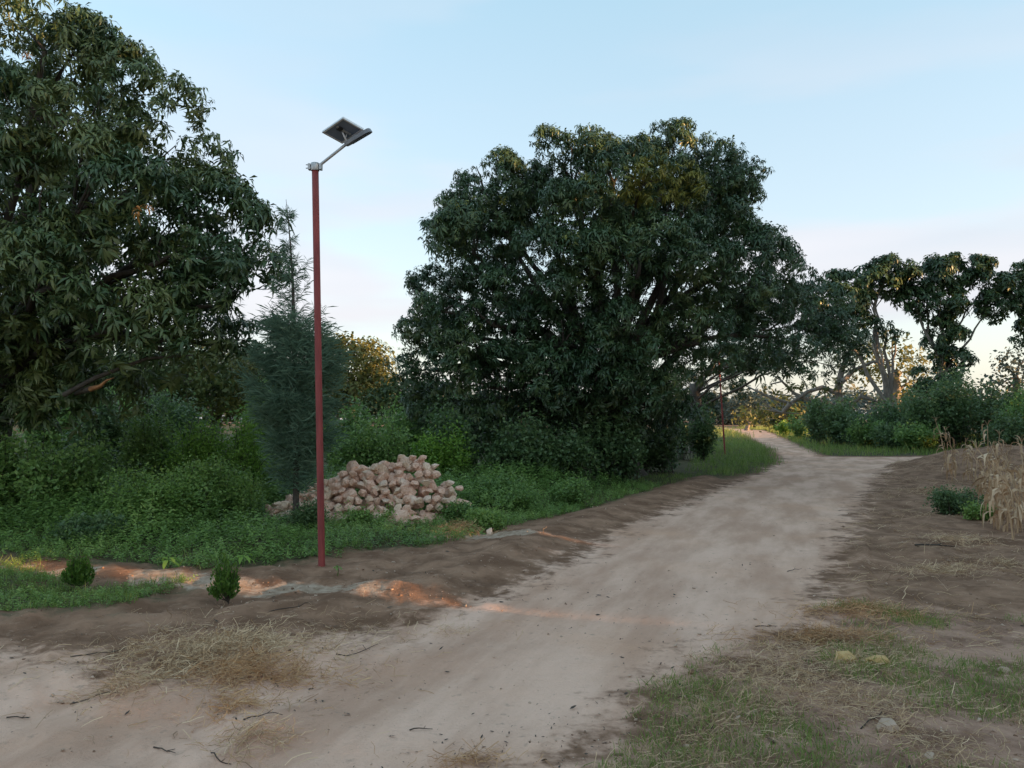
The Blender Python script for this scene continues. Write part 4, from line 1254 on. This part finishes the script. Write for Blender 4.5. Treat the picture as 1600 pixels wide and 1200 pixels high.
def street_lamp(label):
    gx, gy = G(503, 887)
    base = np.array([gx, gy, gz(gx, gy)])
    t = thing('street_lamp', label, 'street lamp', tuple(base), 'solar street lamps along the road')
    rel = lambda px, py, Y: P(px, py, Y) - base
    top = rel(492.5, 262, gy)
    b = Bag()
    n = 12
    tube(b, np.array([np.array([0, 0, -0.1]) + (top - np.array([0, 0, -0.1])) * k / (n - 1) for k in range(n)]), np.full(n, 0.037), 20)
    b.build('pole', M['red_paint'], t, True)
    # clamp of two half shells with bolts
    b = Bag()
    tube(b, np.array([top + np.array([0, 0, -0.035]), top + np.array([0, 0, -0.02]), top + np.array([0, 0, 0.035]), top + np.array([0, 0, 0.05])]), np.array([0.046, 0.05, 0.05, 0.046]), 18)
    cl = b.build('clamp', M['galv'], t, True)
    for s in (-1, 1):
        bm = bmesh.new()
        bm_box(bm, top + np.array([s * 0.062, 0, 0.008]), (0.014, 0, 0), (0, 0.03, 0), (0, 0, 0.034), 0.003)
        bm_obj('clamp_ear', bm, M['galv'], cl)
    for dz in (-0.012, 0.026):
        b = Bag()
        q = top + np.array([-0.062, 0, dz])
        tube(b, np.array([q + np.array([-0.035, -0.02, 0]), q + np.array([0.03, -0.02, 0])]), np.array([0.006, 0.006]), 6)
        b.build('bolt', M['galv'], cl)
    # arm
    a0 = top + np.array([0.03, 0, 0.012])
    a1 = rel(549, 219, gy - 0.06)
    b = Bag()
    tube(b, np.array([a0, (a0 + a1) / 2, a1]), np.array([0.016, 0.016, 0.016]), 12)
    b.build('arm', M['galv'], t, True)
    # lamp head
    h0, h1 = rel(540, 226, gy - 0.05), rel(579, 203, gy - 0.14)
    d = Vector(h1 - h0)
    ln = d.length
    d.normalize()
    side = Vector((0.22, 1, 0.30))
    side = (side - d * side.dot(d)).normalized()
    up = side.cross(d).normalized()
    if up.z < 0:
        up = -up
    c = Vector((h0 + h1) / 2)
    bm = bmesh.new()
    # tapered, rounded outline of the head
    prof = [(-0.5, 0.040), (-0.44, 0.052), (-0.1, 0.068), (0.36, 0.070), (0.46, 0.058), (0.5, 0.036)]
    ring_lo, ring_hi = [], []
    outl = [(u, w) for u, w in prof] + [(u, -w) for u, w in reversed(prof)]
    for u, w in outl:
        ring_lo.append(bm.verts.new(c + d * (u * ln) + side * w - up * 0.020))
        ring_hi.append(bm.verts.new(c + d * (u * ln * 0.97) + side * (w * 0.85) + up * 0.022))
    bm.faces.new(ring_lo); bm.faces.new(list(reversed(ring_hi)))
    for i in range(len(outl)):
        j = (i + 1) % len(outl)
        bm.faces.new((ring_lo[i], ring_hi[i], ring_hi[j], ring_lo[j]))
    bmesh.ops.recalc_face_normals(bm, faces=bm.faces)
    head = bm_obj('lamp_head', bm, M['housing'], t)
    bm = bmesh.new()
    bm_box(bm, c - up * 0.0225 + d * ln * 0.06, d * ln * 0.36, side * 0.048, up * 0.004, 0.002)
    bm_obj('led_panel', bm, M['led'], head)
    # solar panel
    Y0 = gy - 0.08
    A, B_, D_ = rel(504, 206, Y0), rel(536, 184, Y0 - 0.2), rel(535, 223, Y0 + 0.145)
    u, w = Vector(B_ - A), Vector(D_ - A)
    nrm = w.cross(u).normalized()
    if nrm.z < 0:
        nrm = -nrm
    pc = Vector(A) + u / 2 + w / 2
    un, wn_ = u.normalized(), w.normalized()
    hu, hw = u.length / 2, w.length / 2
    bm = bmesh.new()
    bm_box(bm, pc - nrm * 0.004, un * (hu - 0.004), wn_ * (hw - 0.004), nrm * 0.003)
    sp = bm_obj('solar_panel', bm, M['backsheet'], t)
    bm = bmesh.new()
    bm_box(bm, pc + nrm * 0.004, un * (hu - 0.006), wn_ * (hw - 0.006), nrm * 0.003)
    bm_obj('cell_sheet', bm, M['cells'], sp)
    bm = bmesh.new()
    for s in (-1, 1):
        bm_box(bm, pc + un * s * (hu - 0.005), un * 0.010, wn_ * (hw + 0.005), nrm * 0.014, 0.002)
        bm_box(bm, pc + wn_ * s * (hw - 0.005), un * (hu - 0.016), wn_ * 0.010, nrm * 0.0135, 0.002)
    bm_obj('panel_frame', bm, M['alu'], sp)
    bm = bmesh.new()
    bm_box(bm, pc - nrm * 0.018 - wn_ * hw * 0.12 + un * hu * 0.1 - wn_ * hw * .25, un * 0.028, wn_ * 0.024, nrm * 0.011, 0.003)
    bm_obj('junction_box', bm, M['black'], sp)
    bm = bmesh.new()
    bm_box(bm, pc - nrm * 0.015 + un * 0.02, un * 0.012, wn_ * hw * 0.7, nrm * 0.006)
    br = bm_obj('bracket', bm, M['galv'], t)
    b = Bag()
    tube(b, np.array([np.array(a0 + (a1 - a0) * 0.88), np.array(pc - nrm * 0.02)]), np.array([0.011, 0.011]), 8)
    tube(b, np.array([np.array(a0 + (a1 - a0) * 0.80), np.array(pc - nrm * 0.02 + wn_ * 0.05)]), np.array([0.007, 0.007]), 6)
    b.build('strut', M['galv'], t, True)
    return t

def copy_tree(o, parent=None):
    c = o.copy()
    C.objects.link(c)
    c.parent = parent
    for ch in list(o.children):
        copy_tree(ch, c)
    return c

lamp = street_lamp('nearer solar street lamp on a tall red pole in front of the rock heap')
lamp2 = copy_tree(lamp)
g2 = P(1133, 711, 35.5)
lamp2.location = (g2[0], g2[1], gz(g2[0], g2[1]))
lamp2.rotation_euler = (0, R(-1.6), 0)
lamp2['label'] = 'far red lamp pole on the grass verge with its head lost among mango leaves'

# ------------------------------------------------------------------ heap of limestone blocks
def rock_heap():
    hx, hy = G(585, 806)
    hz = gz(hx, hy)
    t = thing('rock_heap', 'heap of rough pinkish white limestone blocks behind the near lamp pole', 'rock heap', (hx, hy, hz))
    meshes = []
    for k in range(14):
        me = rock_mesh(rng, 'rock', (rng.uniform(0.95, 1.35), rng.uniform(0.85, 1.1), rng.uniform(0.7, 1.05)), 2, 0.18, 11)
        me.materials.append(M[('rock_a', 'rock_b', 'rock_a', 'rock_c', 'rock_a')[k % 5]])
        meshes.append(me)
    Y = 13.0
    outline = [(425, 792), (440, 780), (480, 758), (530, 736), (560, 724), (600, 722), (640, 707), (662, 712), (690, 742), (722, 772), (735, 792), (736, 800)]
    ox = np.array([p[0] for p in outline]); oy = np.array([p[1] for p in outline])
    xs = [P(px, 800, Y)[0] for px in ox]
    zs = [max(P(px, py, Y)[2], 0.05) for px, py in outline]
    n = 0
    cand = []
    for layer in range(9):
        z = 0.05 + layer * 0.12
        x = xs[0] + 0.1
        while x < xs[-1]:
            top = np.interp(x, xs, zs) + 0.03
            if z < top - 0.10:
                depth = 0.25 + (top - z) * 0.85
                for row in range(2):
                    s = rng.choice([0.11, 0.15, 0.19, 0.24]) * rng.uniform(0.85, 1.15)
                    yy = Y - depth + row * 0.30 + rng.normal(0, 0.04)
                    cand.append((x + rng.normal(0, 0.05), yy, z + rng.normal(0, 0.025), s))
                    if s < 0.22 and row == 0:
                        cand.append((x + 0.1, yy - 0.06, z + 0.07, 0.13))
            x += rng.uniform(0.12, 0.19)
    for (x, y, z, s) in cand:
        o = link('rock', meshes[rng.integers(0, len(meshes))], None, t)
        o.location = (x - hx, y - hy, gz(x, y) + z - hz)
        o.scale = (s, s, s)
        o.rotation_euler = (rng.uniform(-0.6, 0.6), rng.uniform(-0.6, 0.6), rng.uniform(0, 6.28))
        n += 1
    for (px, py, s, lb) in ((590, 812, 0.17, 'limestone block fallen onto the weeds before the middle of the heap'), (556, 808, 0.12, 'small limestone block fallen onto the weeds right of the near lamp pole'), (735, 806, 0.14, 'limestone block lying at the right tip of the heap'), (436, 803, 0.15, 'limestone block lying at the left tip of the heap'), (702, 806, 0.11, 'smallest fallen limestone block, near the right tip of the heap')):
        g = G(px, py)
        o = link('rock', meshes[rng.integers(0, len(meshes))])
        o.location = (g[0], g[1], gz(g[0], g[1]) + s * 0.3)
        o.scale = (s, s, s)
        o.rotation_euler = (0.3, 0.2, rng.uniform(0, 6.28))
        tag(o, lb, 'rock', 'fallen blocks at the foot of the heap')
    return n
rock_heap()

# ------------------------------------------------------------------ feathery conifer (casuarina)
def casuarina():
    base = np.append(P(462, 825, 11.6)[:2], 0.0)
    base[2] = gz(base[0], base[1])
    t = thing('casuarina_tree', 'feathery young casuarina with a thin wispy tip just behind the near lamp pole', 'tree', tuple(base))
    top = P(447, 312, 11.8) - base
    mids = [np.zeros(3), P(463, 700, 11.7) - base, P(461, 560, 11.7) - base, P(457, 430, 11.8) - base, P(452, 360, 11.8) - base, top]
    tb = Bag()
    tube(tb, np.array(mids), np.array([0.05, 0.042, 0.032, 0.02, 0.009, 0.003]), 8)
    trunk = tb.build('trunk', M['bark_twig'], t, True)
    H_ = top[2]
    zz = np.array([m[2] for m in mids]); xx = np.array([m[0] for m in mids]); yy = np.array([m[1] for m in mids])
    bb, nb = Bag(), Bag()
    tri = np.array([[-0.5, 0, 0], [0.5, 0, 0], [0.35, 0.0, 0.55], [0.0, 0.0, 1.0]])
    tfc = np.array([(0, 1, 2), (0, 2, 3)])
    NP, NA, NS, NT = [], [], [], []
    for k in range(150):
        u = k / 150.0
        z = H_ * (0.10 + 0.86 * u)
        if z > 0.58 * H_ and rng.random() < 0.5:
            continue
        p0 = np.array([np.interp(z, zz, xx), np.interp(z, zz, yy), z])
        a = k * 2.4 + rng.uniform(-0.4, 0.4)
        ln = np.interp(z / H_, [0.08, 0.2, 0.38, 0.52, 0.60, 0.75, 0.9, 1.0], [0.22, 0.52, 0.80, 0.62, 0.34, 0.28, 0.12, 0.04]) * rng.uniform(0.5, 1.25)
        e = p0 + np.array([math.cos(a) * ln * 0.9, math.sin(a) * ln * 0.9, ln * rng.uniform(0.35, 1.15)])
        mid = (p0 + e) / 2 + np.array([math.cos(a), math.sin(a), -0.2]) * ln * 0.12
        pts = bezier(p0, mid, e, 6)
        tube(bb, pts, np.linspace(0.008, 0.002, 6) * (1.2 - 0.6 * z / H_), 3)
        m = int((270 * np.interp(z / H_, [0.1, 0.3], [0.45, 1]) if z < 0.55 * H_ else 110) * (0.35 + ln))
        tt = rng.uniform(0.08, 1.0, m)
        b = (1 - tt)[:, None] ** 2 * p0 + (2 * tt * (1 - tt))[:, None] * mid + (tt ** 2)[:, None] * e
        b = b + rng.normal(0, 0.06 if z < 0.58 * H_ else 0.014, (m, 3))
        out_ = np.array([math.cos(a), math.sin(a), 0.75])
        ax = out_ * 0.8 + rng.normal(0, 0.75, (m, 3))
        NP.append(b); NA.append(ax)
        NS.append(rng.uniform(0.10, 0.24, m) * (1 if z < 0.58 * H_ else 0.75))
        NT.append(np.clip(0.45 + rng.normal(0, 0.15, m) + rng.normal(0, 0.1), 0, 1))
    NP, NA, NS, NT = map(np.concatenate, (NP, NA, NS, NT))
    rot = frames(NA, rng.uniform(0, 6.28, len(NP)))
    # needles are long and about 4 mm wide
    v = tri[None] * np.stack([np.full(len(NP), 0.0027), np.zeros(len(NP)), NS], 1)[:, None, :]
    w = np.einsum('nij,nkj->nki', rot, v) + NP[:, None, :]
    w[:, 3, 2] -= NS * 0.15
    nb.put(w.reshape(-1, 3), (tfc[None] + (np.arange(len(NP)) * 4)[:, None, None]).reshape(-1, 3), np.repeat(NT, 4))
    bb.build('branch', M['bark_twig'], trunk, False)
    nb.build('foliage', M['needle'], t)['kind'] = 'stuff'
casuarina()

# ------------------------------------------------------------------ two clipped thuja shrublets
def thuja(label, px, pyb, pyt, wpx):
    g = G(px, pyb)
    z = gz(*g)
    t = thing('thuja_shrub', label, 'shrub', (g[0], g[1], z), 'young thuja shrubs on the verge')
    h = (pyb - pyt) / F * g[1]
    w = wpx / F * g[1]
    sb, lb = Bag(), Bag()
    tv, tf = leaf_strip(1.0, 0.34, 0, 0.3, 0.1)
    Ps, As, Ts = [], [], []
    lop = rng.normal(0, 0.10, 2) * w
    for k in range(80):
        a = rng.uniform(0, 6.28)
        r = rng.random() ** 0.7
        z0 = rng.uniform(0.04, 0.30) * h
        hh = h * rng.uniform(0.40, 1.10) * (1 - 0.35 * r * r)
        p0 = np.array([0, 0, z0 * 0.4])
        e = np.array([math.cos(a) * r * w * 0.50 + lop[0], math.sin(a) * r * w * 0.50 + lop[1], hh])
        mid = np.array([e[0] * 1.05, e[1] * 1.05, (z0 + hh) * 0.42])
        pts = bezier(p0, mid, e, 5)
        if k % 3 == 0:
            tube(sb, pts, np.linspace(0.005, 0.0015, 5), 4)
        m = 40
        tt = rng.uniform(0.3, 1, m)
        b = (1 - tt)[:, None] ** 2 * p0 + (2 * tt * (1 - tt))[:, None] * mid + (tt ** 2)[:, None] * e
        Ps.append(b + rng.normal(0, 0.010, (m, 3)))
        As.append(rng.normal(0, 0.45, (m, 3)) + np.array([math.cos(a) * 0.3, math.sin(a) * 0.3, 1.2]))
        Ts.append(np.clip(0.25 + 0.5 * tt + rng.normal(0, 0.12, m), 0, 1))
    Ps, As, Ts = map(np.concatenate, (Ps, As, Ts))
    lb.scatter(np.stack([tv[:, 2], tv[:, 1], tv[:, 0]], 1), tf, Ps, frames(As, rng.uniform(0, 6.28, len(Ps))), rng.uniform(0.02, 0.045, len(Ps)), Ts)
    lb.build('foliage', M['thuja'], t)['kind'] = 'stuff'
    sb.build('stem', M['bark_twig'], t)
thuja('smaller young thuja shrub on the green patch at the left', 124, 920, 866, 42)
thuja('young thuja shrub on bare brown soil between the lamp pole and the green patch', 357, 943, 872, 46)

# ------------------------------------------------------------------ wilting seedlings
def seedling(label, px, pyb, h, mat='weed', nl=6, L_=0.2, w=0.05, name='seedling', group='wilting seedlings on the verge', tint=0.8):
    g = G(px, pyb)
    t = thing(name, label, 'seedling', (g[0], g[1], gz(*g)), group)
    b = Bag()
    tube(b, np.array([[0, 0, -0.02], [0.01, 0, h * 0.5], [0.0, 0.01, h]]), np.array([0.005, 0.004, 0.003]), 5)
    b.build('stem', M['thuja'], t)
    for k in range(nl):
        v, f = leaf_strip(L_ * rng.uniform(0.8, 1.1), w, k * 2.4, rng.uniform(0.2, 0.7), 0.95, rng.uniform(-0.3, 0.3))
        v[:, 2] += h * (0.75 + 0.25 * k / nl)
        lo = link('leaf', mesh_tris('leaf', v, f, np.full(len(v), tint)), M[mat], t)
    return t
seedling('pale wilting seedling with drooping leaves between the two thuja shrubs', 262, 890, 0.13, 'shrub_bright')
seedling('pale wilting seedling just behind the right thuja shrub', 379, 887, 0.12, 'shrub_bright')
seedling('small green seedling on the soil at the foot of the near lamp pole', 527, 902, 0.10, 'weed', 7, 0.09, 0.03, tint=0.5)
seedling('yellow leaved seedling standing in the weeds of the bank', 200, 800, 0.80, 'shrub_bright', 8, 0.16, 0.06, tint=1.0)

# ------------------------------------------------------------------ dry maize
MAIZE = [(1480, 748, 657, 21), (1494, 745, 672, 21.5), (1512, 740, 690, 21), (1545, 745, 662, 19.5), (1557, 752, 678, 19), (1530, 770, 705, 17),
         (1560, 800, 712, 13.5), (1545, 795, 716, 14), (1578, 815, 700, 12.3), (1590, 838, 690, 11.2), (1565, 822, 730, 12), (1583, 856, 735, 10.4), (1606, 850, 700, 10.6), (1600, 795, 690, 14), (1520, 752, 700, 20), (1488, 752, 700, 20.5), (1536, 775, 735, 16.5), (1553, 806, 745, 13), (1574, 838, 742, 11.4), (1594, 820, 738, 12), (1538, 760, 690, 18), (1571, 806, 722, 13), (1560, 835, 752, 11.6), (1587, 800, 715, 13.5), (1550, 780, 715, 15)]
def maize(label, px, pyb, pyt, Y):
    p = P(px, pyb, Y)
    x, y = p[0], p[1]
    z = gz(x, y)
    h = max(0.5, P(px, pyt, Y)[2] - z)
    t = thing('maize_stalk', label, 'maize stalk', (x, y, z), 'dry maize stalks at the field edge')
    b = Bag()
    ln = rng.normal(0, 0.24, 2)
    pts = np.array([[ln[0] * u * u * h, ln[1] * u * u * h, -0.03 + u * h] for u in np.linspace(0, 1, 7)])
    tube(b, pts, np.linspace(0.013, 0.005, 7), 6, 0.6)
    # tassel
    for k in range(5):
        a = rng.uniform(0, 6.28)
        tube(b, np.array([pts[-1], pts[-1] + np.array([math.cos(a) * 0.05, math.sin(a) * 0.05, 0.10]), pts[-1] + np.array([math.cos(a) * 0.11, math.sin(a) * 0.11, 0.13])]), np.array([0.005, 0.005, 0.002]), 3, 0.5)
    b.build('stalk', M['maize'], t)
    for k in range(15):
        u = rng.uniform(0.12, 0.98)
        st = np.array([ln[0] * u * u * h, ln[1] * u * u * h, u * h])
        a = rng.uniform(0, 6.28)
        L_ = rng.uniform(0.22, 0.46)
        n = 7
        e = rng.uniform(0.2, 1.2)
        q = [st]
        for i in range(n - 1):
            e -= rng.uniform(0.3, 0.9)
            e = max(e, -1.5)
            a += rng.normal(0, 0.25)
            q.append(q[-1] + L_ / (n - 1) * np.array([math.cos(a) * math.cos(e), math.sin(a) * math.cos(e), math.sin(e)]))
        q = np.array(q)
        q[:, 2] = np.maximum(q[:, 2], 0.015)
        wid = np.array([0.4, 0.9, 1, 0.9, 0.7, 0.45, 0.05]) * rng.uniform(0.016, 0.036)
        tw = rng.uniform(-0.8, 0.8) + np.linspace(0, rng.uniform(-2, 2), n)
        sd = np.stack([-math.sin(a) * np.cos(tw), math.cos(a) * np.cos(tw), np.sin(tw)], 1)
        v = np.concatenate([q - sd * wid[:, None], q + sd * wid[:, None]])
        f = []
        for i in range(n - 1):
            f += [(i, i + 1, n + i + 1), (i, n + i + 1, n + i)]
        link('leaf', mesh_tris('leaf', v, np.array(f), np.full(len(v), rng.uniform(0.15, 0.9))), M['maize'], t)
ORD = ['leftmost', 'second from the left', 'third from the left', 'fourth from the left', 'fifth from the left', 'sixth from the left', 'seventh from the left',
       'eighth from the left', 'ninth from the left', 'tenth from the left', 'eleventh from the left', 'twelfth from the left', 'thirteenth from the left', 'fourteenth from the left', 'fifteenth from the left', 'sixteenth from the left']
for far in (True, False):
    row = sorted(m for m in MAIZE if (m[3] > 15) == far)
    for i, (px, pyb, pyt, Y) in enumerate(row):
        maize(('dry maize stalk on the heap of soil, %s there' if far else 'dry tan maize stalk below the heap of soil, %s there') % ORD[i], px, pyb, pyt, Y)

# ------------------------------------------------------------------ two yellow stones in the dry grass, loose stones
def stone(label, px, py, sx, sy, sz, mat, rot=0, group=None, cat='stone', name='stone'):
    g = G(px, py)
    me = rock_mesh(rng, name, (sx, sy, sz), 2, 0.2, 8)
    for p in me.polygons:
        p.use_smooth = False
    o = link(name, me, M[mat])
    o.location = (g[0], g[1], gz(*g) + sz * 0.22)
    o.rotation_euler = (0.05, 0.05, rot)
    tag(o, label, cat, group)
stone('dull yellow stone, the left of two lying end to end in the dry grass', 1320, 1034, 0.20, 0.11, 0.09, 'yellow_stone', 0.3)
stone('pale yellow stone, the right of two lying end to end in the dry grass', 1370, 1040, 0.16, 0.12, 0.10, 'yellow_stone', -0.15)
stone('pale stone half sunk in the dry grass below the two yellow stones', 1388, 1140, 0.15, 0.10, 0.07, 'pebble', 0.4)
stone('flat white stone near the bottom right corner', 1452, 1186, 0.09, 0.05, 0.05, 'pebble', 0.9)
stone('small white stone at the right edge of the dry grass', 1568, 1052, 0.10, 0.06, 0.05, 'pebble', 0.2)
stone('white pebble lying on the berm between the rock heap and the road', 765, 836, 0.10, 0.07, 0.14, 'rock_c', 0.2)
stone('grey stone in the grass left of the two yellow stones', 1098, 1100, 0.05, 0.04, 0.03, 'pebble', 0.2)

def twig(label, px, py, L_, ang, r=0.004, group='dead twigs on the sand'):
    g = G(px, py)
    z = gz(*g)
    b = Bag()
    a = ang
    q = [np.array([0, 0, 0.0])]
    for k in range(5):
        a += rng.normal(0, 0.3)
        nx = q[-1] + L_ / 5 * np.array([math.cos(a), math.sin(a), 0])
        nx[2] = gz(g[0] + nx[0], g[1] + nx[1]) - z + rng.uniform(0, 0.01)
        q.append(nx)
    q = np.array(q)
    q[:, 2] += r
    tube(b, q, np.linspace(r, r * 0.4, 6), 5)
    s = q[3]
    tube(b, np.array([s, s + np.array([math.cos(a + 0.9), math.sin(a + 0.9), 0.08]) * L_ * 0.25]), np.array([r * 0.6, r * 0.3]), 4)
    o = b.build('twig', M['bark_twig'])
    o.location = (g[0], g[1], z)
    tag(o, label, 'twig', group)
for args in [('dead twig on the sand beside the small grey straw tuft', 110, 1090, 0.30, 0.1), ('short dark twig at the left edge of the sand', 10, 1122, 0.12, 0.3),
             ('twig lying between the straw heap and the road', 525, 1028, 0.35, 0.2), ('forked twig under the straw trail on the sand', 240, 1168, 0.16, -0.3),
             ('thin twig near the flat straw scrap on the sand', 330, 1182, 0.12, -0.2), ('short twig on the road at the bottom', 640, 1140, 0.12, -0.4),
             ('curved twig across the straw trail', 380, 1135, 0.20, 0.1), ('long dark twig on the edge of the brown soil behind the straw heap', 110, 1028, 0.42, 0.1),
             ('twig in the dry grass below the two yellow stones', 1345, 1140, 0.30, 0.5), ('dark twig on the road left of the dry grass', 1180, 982, 0.18, 0.0),
             ('dark twig on the middle of the road', 1230, 892, 0.22, 0.0), ('twig at the foot of the right thuja shrub', 420, 962, 0.40, -0.15),
             ('bare stick lying on the dark soil below the maize', 1430, 858, 0.55, 0.4, 0.012)]:
    twig(*args)
